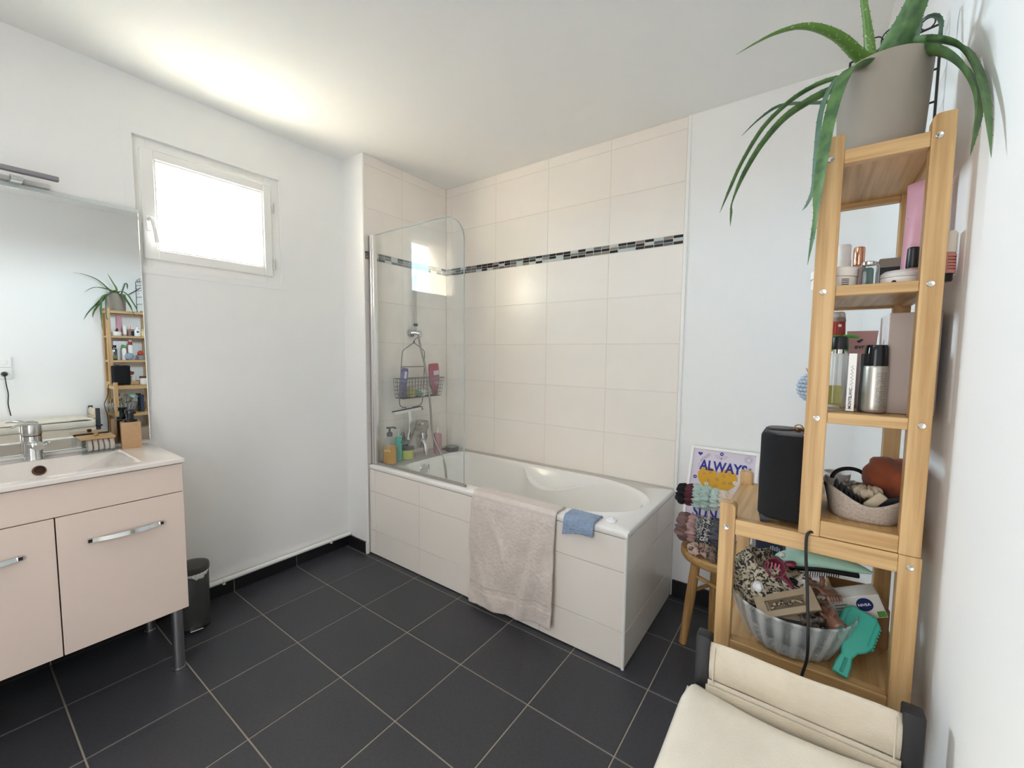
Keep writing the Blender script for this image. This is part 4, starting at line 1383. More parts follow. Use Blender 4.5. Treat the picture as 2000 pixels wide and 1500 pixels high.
part('label_print', m, INK, jar)
wbt = thing('white_bottle', 'slim white bottle with a red base band behind the cream jar', 'bottle', (2.4935, -1.268, Z2))
part('body', MB().lathe([(0, 0), (0.0122, 0), (0.0128, 0.002), (0.0128, 0.060), (0.0118, 0.062), (0.0118, 0.087), (0.010, 0.089), (0, 0.089)], (2.4935, -1.268, Z2), 24), WPL, wbt)
part('band', MB().lathe([(0.01295, 0.004), (0.01295, 0.012)], (2.4935, -1.268, Z2), 24), mat('red_print', 'c23b3f', 0.4), wbt)
rg = thing('serum_bottle', 'small glass bottle with a rose gold cap beside the white bottle', 'bottle', (2.5185, -1.232, Z2))
part('glass', MB().lathe([(0, 0), (0.0105, 0), (0.011, 0.002), (0.011, 0.052), (0.007, 0.056), (0.006, 0.058)], (2.5185, -1.232, Z2), 20), mat('pink_glass', 'd9b3ae', 0.1, trans=0.5), rg)
part('cap', MB().lathe([(0.0085, 0.056), (0.0088, 0.058), (0.0088, 0.086), (0.008, 0.089), (0, 0.089)], (2.5185, -1.232, Z2), 20), mat('rose_gold', 'd9a488', 0.15, metal=1.0), rg)
gcube = thing('perfume_cube', 'squat clear perfume bottle holding dark teal glass', 'bottle', (2.5275, -1.330, Z2))
part('glass', MB().box((2.5145, -1.3440, Z2), (2.5405, -1.316, Z2 + 0.0385), 0.005, 3), CLEARG, gcube)
part('core', MB().box((2.5185, -1.3400, Z2 + 0.003), (2.5335, -1.320, Z2 + 0.0335), 0.004, 2), mat('teal_glass', '3f5a58', 0.1), gcube)
part('collar', MB().lathe([(0.0105, 0), (0.0105, 0.004), (0.007, 0.006), (0, 0.006)], (2.5275, -1.330, Z2 + 0.0385), 20), CHROME, gcube)
cpt = thing('powder_compact', 'round pale grey compact lying in front of the pink tube', 'compact', (2.5665, -1.335, Z2))
part('base', MB().lathe([(0, 0), (0.0225, 0), (0.0245, 0.003), (0.0250, 0.012), (0, 0.012)], (2.5665, -1.335, Z2), 32), WPL, cpt)
part('lid', MB().lathe([(0.0252, 0.0125), (0.0245, 0.019), (0.020, 0.023), (0, 0.0245)], (2.5665, -1.335, Z2), 32), mat('pearl_grey', 'd5d5d4', 0.2), cpt)
part('catch', MB().ell((2.557, -1.3585, Z2 + 0.004), (0.003, 0.002, 0.003), 10, 6), BLACKP, cpt)
bcb = thing('nail_polish', 'pink varnish bottle with a tall black cap beside the post', 'bottle', (2.5850, -1.300, Z2))
part('glass', MB().lathe([(0, 0), (0.0105, 0), (0.011, 0.002), (0.011, 0.030), (0.006, 0.034), (0, 0.034)], (2.5850, -1.300, Z2), 20), mat('rosy_varnish', 'c58a82', 0.15), bcb)
part('cap', MB().lathe([(0.0085, 0.032), (0.0092, 0.034), (0.0082, 0.064), (0.0065, 0.066), (0, 0.066)], (2.5850, -1.300, Z2), 20), BLACKP, bcb)
pt = thing('cream_tube', 'tall pink cosmetic tube standing on its cap', 'tube', (2.588, -1.272, Z2))


def tube_body(c, r, h0, h1, wtop, seg=28, turn=0.0):
    m = MB()

    def fn(u, v):
        a = 2 * pi * u
        z = c[2] + h0 + (h1 - h0) * v
        k = v ** 1.2
        rx = r * (1 - k) + wtop * k
        ry = r * (1 - k) + 0.0012 * k
        x, y = rx * cos(a), ry * sin(a)
        return (c[0] + x * cos(turn) - y * sin(turn), c[1] + x * sin(turn) + y * cos(turn), z)
    m.grid(fn, seg, 12, closed_u=True)
    return m


PINK = mat('pink_tube', 'c08e9c', 0.35, var=0.05, vscale=40)
part('body', tube_body((2.590, -1.282, Z2), 0.0185, 0.028, 0.178, 0.0225, turn=radians(-48)), PINK, pt)
part('cap', MB().lathe([(0, 0), (0.0165, 0), (0.0175, 0.002), (0.0175, 0.027), (0, 0.028)], (2.590, -1.282, Z2), 24), mat('pale_pink_tube_cap', 'dcc0c4', 0.4), pt)
m = MB()
for k in range(7):
    m.box((-0.006, -0.0004, -0.0011), (0.006 - 0.001 * (k % 3), 0.0004, 0.0011), mtx=Matrix.Translation((2.5835 - 0.0004 * k, -1.2930 + 0.0016 * k, Z2 + 0.07 + 0.008 * k)) @ Matrix.Rotation(radians(-48), 4, 'Z'))
part('print', m, mat('plum_print', '8a4a66', 0.5), pt)
bxc = single('eyeshadow_box', MB().box((2.548, -1.235, Z2), (2.604, -1.185, Z2 + 0.064), 0.002, 2), mat('taupe_box', '8f867d', 0.5), 'taupe box standing at the back of its shelf behind the compact', 'box', (2.576, -1.21, Z2))
part('shade_band', MB().box((2.5475, -1.2356, Z2 + 0.008), (2.6045, -1.1846, Z2 + 0.048), 0.001), BLACKP, bxc)  # black band paints in the shade below the box top
rb = thing('foundation_bottle', 'pink labelled bottle with a cream cap between post and wall', 'bottle', (2.6135, -1.347, Z2))
part('base', MB().lathe([(0, 0), (0.0100, 0), (0.0115, 0.002), (0.0115, 0.013), (0, 0.013)], (2.6135, -1.347, Z2), 22), mat('black_glass', '20191a', 0.1), rb)
part('body', MB().lathe([(0.0128, 0.012), (0.0136, 0.014), (0.0136, 0.040), (0.012, 0.043), (0, 0.043)], (2.6135, -1.347, Z2), 22), mat('pink_label', 'c98f84', 0.4), rb)
part('cap', MB().lathe([(0.0128, 0.043), (0.0133, 0.045), (0.0133, 0.072), (0.0115, 0.075), (0, 0.075)], (2.6135, -1.347, Z2), 22), mat('cream_cap', 'e0d8cc', 0.4), rb)
m = MB()
for k in range(5):
    for q in range(6):
        aa = radians(-78 + 9 * q)
        m.box((-0.0007, -0.0002, -0.0009), (0.0007, 0.0002, 0.0009), mtx=Matrix.Translation((2.6135 + 0.0138 * cos(aa), -1.347 + 0.0138 * sin(aa), Z2 + 0.018 + 0.0045 * k)) @ Matrix.Rotation(aa + pi / 2, 4, 'Z'))
part('label_print', m, mat('brick_print', '8c3f38', 0.5), rb)
bb2 = thing('lotion_bottle', 'white bottle with a blue round mark near the far end', 'bottle', (2.486, -1.186, Z2))
part('body', MB().box((2.470, -1.206, Z2), (2.502, -1.166, Z2 + 0.060), 0.006, 3), WPL, bb2)
part('cap', MB().lathe([(0.009, 0.060), (0.009, 0.078), (0.007, 0.080), (0, 0.080)], (2.486, -1.186, Z2), 18), WPL, bb2)
part('mark', MB().lathe([(0, 0.0004), (0.009, 0.0004), (0.009, 0)], seg=20, mtx=Matrix.Translation((2.470, -1.186, Z2 + 0.040)) @ Matrix.Rotation(radians(-90), 4, 'Y')), mat('deep_blue', '26457f', 0.4), bb2)
single('cream_bottle', MB().lathe([(0, 0), (0.014, 0), (0.015, 0.002), (0.015, 0.045), (0.008, 0.052), (0.008, 0.068), (0, 0.069)], (2.485, -1.148, Z2), 20), mat('butter_plastic', 'e2d0a2', 0.4), 'pale yellow bottle at the far end of its shelf', 'bottle', (2.485, -1.148, Z2))

# ------------------------------------------------------------------ items on the third shelf
Z3 = 1.1912
pf = thing('perfume_bottle', 'tall clear perfume bottle with black cap and yellow liquid', 'bottle', (2.494, -1.340, Z3))
part('glass', MB().box((2.4805, -1.3535, Z3), (2.5045, -1.327, Z3 + 0.0985), 0.0025, 2), CLEARG, pf)
part('liquid', MB().box((2.4830, -1.3510, Z3 + 0.010), (2.5020, -1.3295, Z3 + 0.043), 0.001), mat('pale_perfume', 'c9bf6a', 0.08, trans=0.55, ior=1.33), pf)
part('collar', MB().lathe([(0.0085, 0.0985), (0.0085, 0.1055), (0, 0.1055)], (2.4945, -1.340, Z3), 20), CHROME, pf)
part('cap', MB().lathe([(0.0118, 0.1055), (0.0122, 0.107), (0.0122, 0.1255), (0.0115, 0.1275), (0, 0.1275)], (2.4945, -1.340, Z3), 24), BLACKP, pf)
mbx = thing('perfume_spray', 'flat clear perfume spray with a white front label', 'bottle', (2.5150, -1.340, Z3))
part('glass', MB().box((2.5065, -1.3560, Z3), (2.5240, -1.328, Z3 + 0.0995), 0.0015, 2), CLEARG, mbx)
part('label', MB().box((2.5080, -1.3567, Z3 + 0.0015), (2.5185, -1.3562, Z3 + 0.0985)), mat('label_white', 'f3f1ee', 0.5), mbx)
letters('lettering', 'MONTBLANC', 0.0058, frame_mtx((2.5147, -1.3569, Z3 + 0.005), (0, 0, 1), (-1, 0, 0)), INK, mbx, bold=0.0001)
m = MB()
sc_ = [(2.5135 + 0.0016 * sin(i * 1.7) + 0.0008 * cos(i * 2.9), -1.3569, Z3 + 0.042 + 0.0016 * i) for i in range(24)]
m.tube(smooth_path(sc_, 3), 0.00022, 5)
part('script', m, INK, mbx)
bsl = single('mascara_box', MB().box((2.5245, -1.3420, Z3), (2.5300, -1.318, Z3 + 0.098), 0.001, 1), BLACKP, 'narrow black box between the perfume and the silver can', 'box', (2.527, -1.33, Z3))
can = thing('spray_can', 'silver spray can with a glossy black cap', 'can', (2.5445, -1.340, Z3))
CANM = mat('silver_can', 'b9b5ad', 0.32, metal=0.75)
part('body', MB().lathe([(0, 0.001), (0.0145, 0.001), (0.0160, 0.003), (0.0165, 0.006), (0.0165, 0.074), (0.0158, 0.078), (0.0140, 0.081), (0, 0.081)], (2.5445, -1.340, Z3), 32), CANM, can)
part('cap', MB().lathe([(0.0160, 0.0785), (0.0164, 0.081), (0.0152, 0.108), (0.0135, 0.113), (0, 0.1135)], (2.5445, -1.340, Z3), 32), mat('gloss_black', '121318', 0.12), can)
m = MB()
cg2 = random.Random(8)
for k in range(22):
    for q in range(7):
        if cg2.random() < 0.15:
            continue
        aa = radians(-84 + 7.5 * q)
        m.box((-0.0008, -0.00015, -0.0004), (0.0008, 0.00015, 0.0004), mtx=Matrix.Translation((2.5445 + 0.0166 * cos(aa), -1.340 + 0.0166 * sin(aa), Z3 + 0.010 + 0.0027 * k)) @ Matrix.Rotation(aa + pi / 2, 4, 'Z'))
part('fine_print', m, mat('grey_ink', '6d6963', 0.6), can)
bigb = single('tall_box', MB().box((2.5580, -1.335, Z3), (2.6200, -1.215, Z3 + 0.1655), 0.0012), [mat('mauve_carton', 'a99a92', 0.55)], 'tall mauve-grey carton beside the silver can', 'box', (2.589, -1.275, Z3))
part('side_face', MB().box((2.5575, -1.3345, Z3 + 0.0005), (2.5582, -1.2155, Z3 + 0.165)), mat('carton_white', 'eceaec', 0.5), bigb)
pch = thing('mauve_tube', 'flat dusty mauve tube standing behind the silver can', 'tube', (2.530, -1.250, Z3))
MAU = mat('dusty_mauve', 'a97f7b', 0.5)
part('body', tube_body((2.530, -1.250, Z3), 0.016, 0.025, 0.141, 0.0225), MAU, pch)
part('cap', MB().lathe([(0, 0), (0.0150, 0), (0.0155, 0.002), (0.0155, 0.024), (0, 0.025)], (2.530, -1.250, Z3), 24), MAU, pch)
letters('lettering', 'avr', 0.0115, frame_mtx((2.5195, -1.2608, Z3 + 0.1085), (1, 0, 0), (0, 0.045, 1)), INK, pch, bold=0.0002)
part('leaf_mark', MB().ell((2.5255, -1.2590, Z3 + 0.1215), (0.0030, 0.0006, 0.0022), 10, 6).ell((2.5290, -1.2590, Z3 + 0.1240), (0.0022, 0.0006, 0.0018), 10, 6), INK, pch)
gcb = thing('green_cap_bottle', 'white bottle with a bright green leaf-shaped cap', 'bottle', (2.497, -1.280, Z3))
part('body', MB().lathe([(0, 0), (0.0155, 0), (0.0165, 0.002), (0.0165, 0.090), (0.012, 0.100), (0.010, 0.104), (0, 0.104)], (2.497, -1.280, Z3), 24), WPL, gcb)
part('cap', MB().lathe([(0.012, 0.103), (0.0135, 0.105), (0.0125, 0.126), (0.011, 0.128), (0, 0.128)], (2.497, -1.280, Z3), 20), mat('leaf_green', '4cab3f', 0.4), gcb)
part('flip_leaf', MB().ell((2.512, -1.285, Z3 + 0.1300), (0.012, 0.008, 0.0028), 14, 8, mtx=Matrix.Rotation(radians(8), 4, 'Y')).ell((2.487, -1.285, Z3 + 0.1300), (0.013, 0.008, 0.0026), 14, 8, mtx=Matrix.Rotation(radians(-6), 4, 'Y')), mat('leaf_green', '4cab3f', 0.4), gcb)
rcb = thing('red_cap_can', 'tall white can with a translucent red cap', 'can', (2.4925, -1.236, Z3))
part('body', MB().lathe([(0, 0), (0.0165, 0), (0.0175, 0.002), (0.0175, 0.125), (0.012, 0.132), (0, 0.132)], (2.4925, -1.236, Z3), 24), WPL, rcb)
part('cap', MB().lathe([(0.0120, 0.131), (0.0140, 0.134), (0.0125, 0.164), (0.009, 0.168), (0, 0.168)], (2.4925, -1.236, Z3), 24), mat('clear_red', 'b8352c', 0.15, trans=0.35), rcb)
part('tip', MB().lathe([(0.0136, 0.160), (0.0115, 0.176), (0.009, 0.1785), (0, 0.179)], (2.4925, -1.236, Z3), 24), mat('clear_tip', 'e6dcd8', 0.12, trans=0.6), rcb)
part('dot', MB().ell((2.4965, -1.2485, Z3 + 0.152), (0.003, 0.001, 0.003), 10, 6), WPL, rcb)
gbw = single('grey_bowl', MB().lathe([(0, 0.002), (0.020, 0.002), (0.030, 0.030), (0.032, 0.040), (0.030, 0.040), (0.027, 0.028), (0.018, 0.006), (0, 0.006)], (2.492, -1.170, Z3), 28), mat('grey_glaze', '9b9ca6', 0.4), 'small grey bowl at the far end holding a red ball', 'bowl', (2.492, -1.170, Z3))
rbl = single('red_ball', MB().ell((2.492, -1.170, Z3 + 0.058), (0.022, 0.022, 0.026), 18, 12).lathe([(0.0226, 0.045), (0.0226, 0.052)], (2.492, -1.170, Z3), 18), mat('coral_red', 'c0492f', 0.35), 'coral red rounded bottle sitting in the grey bowl', 'bottle', (2.492, -1.170, Z3 + 0.033))


def knit(c, r, m_, rows=11, per=22):
    m = MB()
    for i in range(1, rows):
        th = pi * i / rows
        k_ = max(4, int(per * sin(th)))
        for k in range(k_):
            a = 2 * pi * (k + 0.5 * (i % 2)) / k_
            q = Vector((sin(th) * cos(a), sin(th) * sin(a), cos(th)))
            m.ell((c[0] + r * q.x, c[1] + r * q.y, c[2] + r * q.z), (r * 0.20, r * 0.20, r * 0.15), 6, 4)
    m.ell(c, (r * 0.97,) * 3, 14, 8)
    return m


kb = thing('crochet_scrubber', 'crocheted pale blue-grey ball at the edge of the shelf', 'scrubber', (2.4650, -1.250, Z3))
part('ball', knit((2.4650, -1.250, Z3 + 0.0318), 0.0272, None), mat('blue_grey_yarn', 'a9b6c4', 0.95, bump=0.5, bscale=300, var=0.08, vscale=60), kb)
part('loop', MB().tube(smooth_path([(2.455, -1.258, Z3 + 0.056), (2.450, -1.262, Z3 + 0.066), (2.449, -1.258, Z3 + 0.069), (2.453, -1.254, Z3 + 0.058)], 4), 0.0009, 6), mat('kraft_string', 'b58f5c', 0.8), kb)

# ------------------------------------------------------------------ felt basket and its contents
Z4 = 1.0048
FELT = mat('speckled_felt', 'b5a89c', 0.95, bump=0.4, bscale=350, col2='9c8f83', c2pos=(0.45, 0.75), vscale=300)
fb = MB()


def felt(u, v):
    a = 2 * pi * u
    rx, ry = 0.0465 + 0.010 * v, 0.072 + 0.010 * v
    n4 = 3.2
    cx, sy = cos(a), sin(a)
    k = (abs(cx) ** n4 + abs(sy) ** n4) ** (-1 / n4)
    top = 0.044 + 0.014 * cos(2 * a - 0.5) * 0.6 + 0.010 * cos(4 * a + pi) * 0.5
    return (2.5435 + rx * k * cx, -1.283 + ry * k * sy, Z4 + top * v)


fb.grid(felt, 56, 8, closed_u=True)
fb.prism([(2.5435 + 0.046 * (abs(cos(a)) ** 3.2 + abs(sin(a)) ** 3.2) ** (-1 / 3.2) * cos(a), -1.283 + 0.0715 * (abs(cos(a)) ** 3.2 + abs(sin(a)) ** 3.2) ** (-1 / 3.2) * sin(a)) for a in [2 * pi * k / 40 for k in range(40)]], 'z', Z4, Z4 + 0.002)
single('felt_basket', fb, FELT, 'soft speckled beige felt basket on the tower floor', 'basket', (2.5435, -1.283, Z4), smooth=60, solid=0.0025)
RUST = mat('rust_fabric', '8a4528', 0.95, bump=0.5, bscale=260, var=0.10, vscale=40, sheen=0.2)


def blob(c, r, amp, freq, seed, nu=36, nv=20, fold=0.0):
    m = MB()

    def fn(u, v):
        a, th = 2 * pi * u, pi * (0.01 + 0.98 * v)
        q = Vector((sin(th) * cos(a), sin(th) * sin(a), cos(th)))
        d = 1 + amp * noise.noise(q * freq + Vector((seed, seed * 0.7, 0))) + fold * abs(sin(q.x * 5 + q.z * 4 + seed)) * 0.5
        return (c[0] + r[0] * q.x * d, c[1] + r[1] * q.y * d, c[2] + r[2] * q.z * d)
    m.grid(fn, nu, nv, closed_u=True)
    return m


single('rust_cap', blob((2.5845, -1.255, Z4 + 0.062), (0.036, 0.050, 0.036), 0.25, 1.6, 2.0, fold=0.12), RUST, 'rust brown knitted cap lying in the felt basket', 'cap', (2.582, -1.255, Z4 + 0.03), smooth=80)
hb = MB().tube([(2.525 + 0.026 * cos(a), -1.262 + 0.010 * cos(a), Z4 + 0.050 + 0.020 * sin(a)) for a in [pi * k / 18 for k in range(19)]], 0.0036, 8)
single('headband', hb, BLACKP, 'thin black headband arching out of the felt basket', 'headband', (2.525, -1.262, Z4 + 0.045))
cm = MB()
for k in range(6):
    x = 2.5035 + 0.0070 * k
    h = 0.030 - 0.0018 * k
    cm.lathe([(0.0036, 0), (0.0042, h * 0.35), (0.003, h * 0.75), (0, h)], (x, -1.334 + 0.001 * k, Z4 + 0.036 - 0.0042 * k), 8)
cm.box((2.502, -1.337, Z4 + 0.014), (2.541, -1.329, Z4 + 0.038), 0.003, 2, mtx=rot_about((2.515, -1.333, Z4 + 0.03), 'Y', radians(28)))
single('claw_clip', cm, BLACKP, 'matt black claw clip with its teeth up in the felt basket', 'hair clip', (2.517, -1.333, Z4 + 0.02))
CRM = mat('cream_fabric', 'c9b9a3', 0.95, bump=0.4, bscale=300, var=0.08, vscale=50)


def scrunchie(c, R, r, ax, seed, nu=72, nv=16, ruf=0.36, tilt=0.0):
    """gathered fabric ring around an axis"""
    m = MB()

    def fn(u, v):
        a, b = 2 * pi * u, 2 * pi * v
        rr = r * (1 + ruf * (0.55 * sin(9 * a + seed + 1.5 * sin(b)) + 0.45 * sin(17 * a + 2 * seed + 2.5 * cos(b)) + 0.5 * noise.noise(Vector((cos(a) * 3.5, sin(a) * 3.5, cos(b) * 1.5 + seed)))))
        q = (R + rr * cos(b))
        p = Vector((rr * 1.05 * sin(b), q * cos(a), q * sin(a)))
        if ax == 'z':
            p = Vector((p.y, p.z, p.x))
        elif ax == 'y':
            p = Vector((p.y, p.x, p.z))
        return p
    m2 = MB()
    V = [[m2.bm.verts.new(fn(i / nu, j / nv)) for j in range(nv)] for i in range(nu)]
    for i in range(nu):
        for j in range(nv):
            m2.bm.faces.new((V[i][j], V[(i + 1) % nu][j], V[(i + 1) % nu][(j + 1) % nv], V[i][(j + 1) % nv]))
    if tilt:
        m2.xf(Matrix.Rotation(tilt, 4, 'Z'))
    m2.xf(Matrix.Translation(c))
    return m2


single('scrunchie', scrunchie((2.548, -1.312, Z4 + 0.043), 0.012, 0.008, 'z', 1.0), CRM, 'crumpled cream scrunchie draped over the felt basket', 'scrunchie', (2.548, -1.312, Z4 + 0.035), smooth=80)
wand = MB().box((2.5485, -1.352, Z4 + 0.022), (2.5645, -1.345, Z4 + 0.055), 0.003, 2, mtx=rot_about((2.556, -1.348, Z4 + 0.04), 'Y', radians(38)))
single('nail_buffer', wand, mat('stone_beige', 'b3a68f', 0.8, bump=0.4, bscale=250), 'beige buffer block leaning on the felt basket rim', 'buffer', (2.556, -1.348, Z4 + 0.03))
single('gift_card', MB().box((2.560, -1.346, Z4 + 0.030), (2.590, -1.3445, Z4 + 0.046), 0.0, mtx=rot_about((2.575, -1.345, Z4 + 0.038), 'Y', radians(-18))), [BLACKP], 'black card with a pale edge tucked in the felt basket', 'card', (2.575, -1.345, Z4 + 0.03))
bw2 = single('white_cup', MB().lathe([(0, 0), (0.016, 0), (0.022, 0.052), (0.0205, 0.052), (0.015, 0.003), (0, 0.003)], (2.5080, -1.226, Z4), 24), WPL, 'small white cup standing inside the felt basket', 'cup', (2.508, -1.226, Z4))
slv = MB()
sg = random.Random(21)
for k in range(16):
    a, q = sg.uniform(0, 6.28), sg.uniform(0, 0.02)
    slv.ell((2.528 + q * cos(a), -1.284 + q * sin(a), Z4 + 0.036 + sg.uniform(0, 0.014)), (0.006, 0.0035, 0.003), 6, 4, mtx=Matrix.Rotation(sg.uniform(0, 3), 4, 'Z'))
slv.ell((2.528, -1.284, Z4 + 0.022), (0.022, 0.022, 0.018), 12, 8)
single('bracelet_heap', slv, mat('dull_silver', 'a8a39b', 0.35, metal=0.7), 'tangle of dull silver chains in the felt basket', 'jewelry', (2.528, -1.284, Z4 + 0.004), kind='stuff')
wal = thing('cosmetic_pot', 'short white pot on the board behind the speaker', 'jar', (2.415, -1.175, 0.976))
part('body', MB().lathe([(0, 0), (0.026, 0), (0.028, 0.003), (0.028, 0.055), (0, 0.055)], (2.415, -1.175, 0.976), 24), WPL, wal)
part('lid', MB().lathe([(0.029, 0.055), (0.029, 0.070), (0.026, 0.072), (0, 0.072)], (2.415, -1.175, 0.976), 24), mat('brown_lid', '5a3b34', 0.5), wal)

# ------------------------------------------------------------------ speaker
sk = thing('portable_speaker', 'black portable speaker with a cord and gold ring on top', 'speaker', (2.433, -1.322, 0.976))
SPK = mat('speaker_cloth', '09090b', 0.85, bump=0.6, bscale=900, var=0.25, vscale=400)
def rrect(x0, x1, y0, y1, r, n_=8):
    P = []
    for cx, cy, a0 in ((x1 - r, y1 - r, 0), (x0 + r, y1 - r, 90), (x0 + r, y0 + r, 180), (x1 - r, y0 + r, 270)):
        P += [(cx + r * cos(radians(a0 + 90 * k / n_)), cy + r * sin(radians(a0 + 90 * k / n_))) for k in range(n_ + 1)]
    return P


p_ = part('body', MB().prism(rrect(2.3865, 2.482, -1.379, -1.262, 0.030), 'z', 0.986, 1.142), SPK, sk, smooth=40)
b = p_.modifiers.new('bevel', 'BEVEL')
b.width = 0.006
b.segments = 3
b.limit_method = 'ANGLE'
b.angle_limit = radians(50)
part('top_plate', MB().prism(rrect(2.392, 2.4765, -1.3735, -1.2675, 0.026), 'z', 1.139, 1.1445), BLACKP, sk)
for x in (2.401, 2.467):
    for y in (-1.362, -1.279):
        part('foot', MB().prism([(x - 0.010, 0.990), (x - 0.007, 0.976), (x + 0.004, 0.976), (x + 0.010, 0.990)], 'y', y - 0.009, y + 0.009), BLACKP, sk)
part('cord', MB().tube(smooth_path([(2.394, -1.335, 1.1475), (2.402, -1.352, 1.1485), (2.425, -1.358, 1.150), (2.448, -1.355, 1.152), (2.466, -1.345, 1.148)], 5), 0.0022, 8), mat('dark_cord', '2a2122', 0.6), sk)
part('cord_tip', MB().tube([(2.440, -1.357, 1.1515), (2.452, -1.353, 1.1525)], 0.0025, 8).tube([(2.400, -1.352, 1.1485), (2.418, -1.357, 1.149)], 0.0008, 6), mat('brass', 'c39a58', 0.25, metal=1.0), sk)
part('ring', MB().tube([(2.4440 + 0.0065 * cos(a), -1.3540 + 0.002 * sin(a), 1.1545 + 0.0062 * sin(a)) for a in [2 * pi * k / 20 for k in range(20)]], 0.0012, 6, closed=True), mat('brass', 'c39a58', 0.25, metal=1.0), sk)
part('indicator', MB().ell((2.4555, -1.3665, 1.1450), (0.0035, 0.0025, 0.0015), 8, 6), mat('red_led', 'ff2a55', 0.4, emis=('ff2a55', 2.0)), sk)
cab = smooth_path([(2.476, -1.385, 0.9800), (2.470, -1.3925, 0.9825), (2.4655, -1.3980, 0.974), (2.4665, -1.400, 0.94), (2.470, -1.402, 0.90), (2.4735, -1.416, 0.855), (2.476, -1.428, 0.82), (2.4765, -1.424, 0.775), (2.471, -1.416, 0.735), (2.4685, -1.414, 0.68), (2.468, -1.414, 0.60), (2.468, -1.42, 0.40), (2.470, -1.43, 0.10), (2.48, -1.45, 0.006), (2.55, -1.47, 0.004)], 6)
single('power_cable', MB().tube(cab, 0.0024, 8), mat('cable_black', '1c1a1b', 0.45), 'black cable hanging from the speaker down the shelf end', 'cable', (2.47, -1.41, 0.006))

# ------------------------------------------------------------------ fluted bowl of hair things on the lower shelf
Z5 = 0.7372
BX, BY = 2.446, -1.318
bo = MB()
prof = [(0.062, 0.004), (0.070, 0.010), (0.085, 0.045), (0.0955, 0.082), (0.099, 0.086)]


def fl(u, v):
    a = 2 * pi * u
    t = v * (len(prof) - 1)
    k = min(int(t), len(prof) - 2)
    f = t - k
    r = prof[k][0] + (prof[k + 1][0] - prof[k][0]) * f
    z = prof[k][1] + (prof[k + 1][1] - prof[k][1]) * f
    rr = r * (1 + 0.045 * abs(cos(11 * a)) * min(1, v * 5) * (1 if v < 0.93 else 0.6))
    return (BX + rr * cos(a), BY + rr * sin(a), Z5 + z + (0.003 * abs(cos(11 * a)) if v > 0.95 else 0))


bo.grid(fl, 176, 10, closed_u=True)
bo.lathe([(0, 0.004), (0.062, 0.004)], (BX, BY, Z5), 40, 1, 1.0)
BOWLM = thin_glass('bowl_plastic', (0.93, 0.945, 0.95), ior=1.45, rough=0.06, haze=0.13)
bt = BOWLM.node_tree  # streaks painted into the haze imitate light and dark along the flutes
_m2 = [n_ for n_ in bt.nodes if n_.type == 'MIX_SHADER' and n_.inputs[2].is_linked and n_.inputs[2].links[0].from_node.type == 'BSDF_DIFFUSE'][0]
_tc = bt.nodes.new('ShaderNodeTexCoord')
_sx = bt.nodes.new('ShaderNodeSeparateXYZ')
bt.links.new(_tc.outputs['Object'], _sx.inputs[0])
_at = bt.nodes.new('ShaderNodeMath')
_at.operation = 'ARCTAN2'
bt.links.new(_sx.outputs[1], _at.inputs[0])
bt.links.new(_sx.outputs[0], _at.inputs[1])
_mu = bt.nodes.new('ShaderNodeMath')
_mu.operation = 'MULTIPLY'
_mu.inputs[1].default_value = 22.0
bt.links.new(_at.outputs[0], _mu.inputs[0])
_co = bt.nodes.new('ShaderNodeMath')
_co.operation = 'COSINE'
bt.links.new(_mu.outputs[0], _co.inputs[0])
_mr = bt.nodes.new('ShaderNodeMapRange')
_mr.inputs[1].default_value = -0.6
_mr.inputs[2].default_value = 1.0
_mr.inputs[3].default_value = 0.12
_mr.inputs[4].default_value = 0.34
bt.links.new(_co.outputs[0], _mr.inputs[0])
bt.links.new(_mr.outputs[0], _m2.inputs[0])
single('fluted_bowl', bo, BOWLM, 'clear fluted plastic bowl piled with hair things', 'bowl', (BX, BY, Z5), smooth=60, solid=0.0022)
LEO = mat('leopard_fabric', 'aa9f8a', 0.9, col2='2a2725', c2pos=(0.49, 0.54), vscale=190, bump=0.4, bscale=200)
LEO2 = mat('grey_leopard', 'c9c1b4', 0.9, col2='4a4340', c2pos=(0.52, 0.60), vscale=110, bump=0.4, bscale=200)
DKF = mat('dark_grey_fabric', '4a4a50', 0.9, bump=0.5, bscale=200, var=0.2, vscale=60)
single('leopard_bonnet', blob((2.395, -1.318, Z5 + 0.102), (0.047, 0.046, 0.050), 0.45, 2.6, 3.1, 48, 30, fold=0.25), LEO, 'bunched leopard print scarf at the left of the bowl', 'scarf', (2.395, -1.318, Z5 + 0.06), smooth=80)
single('grey_scarf', blob((2.452, -1.318, Z5 + 0.096), (0.046, 0.046, 0.034), 0.4, 3.0, 6.3, 44, 26, fold=0.2), LEO2, 'grey spotted scarf in the middle of the bowl', 'scarf', (2.448, -1.305, Z5 + 0.06), smooth=80)
single('dark_scarf', blob((2.446, -1.316, Z5 + 0.046), (0.068, 0.068, 0.038), 0.25, 3.2, 8.7, 44, 24), DKF, 'dark grey stockings filling the bottom of the bowl', 'stockings', (2.446, -1.300, Z5 + 0.006), smooth=80)
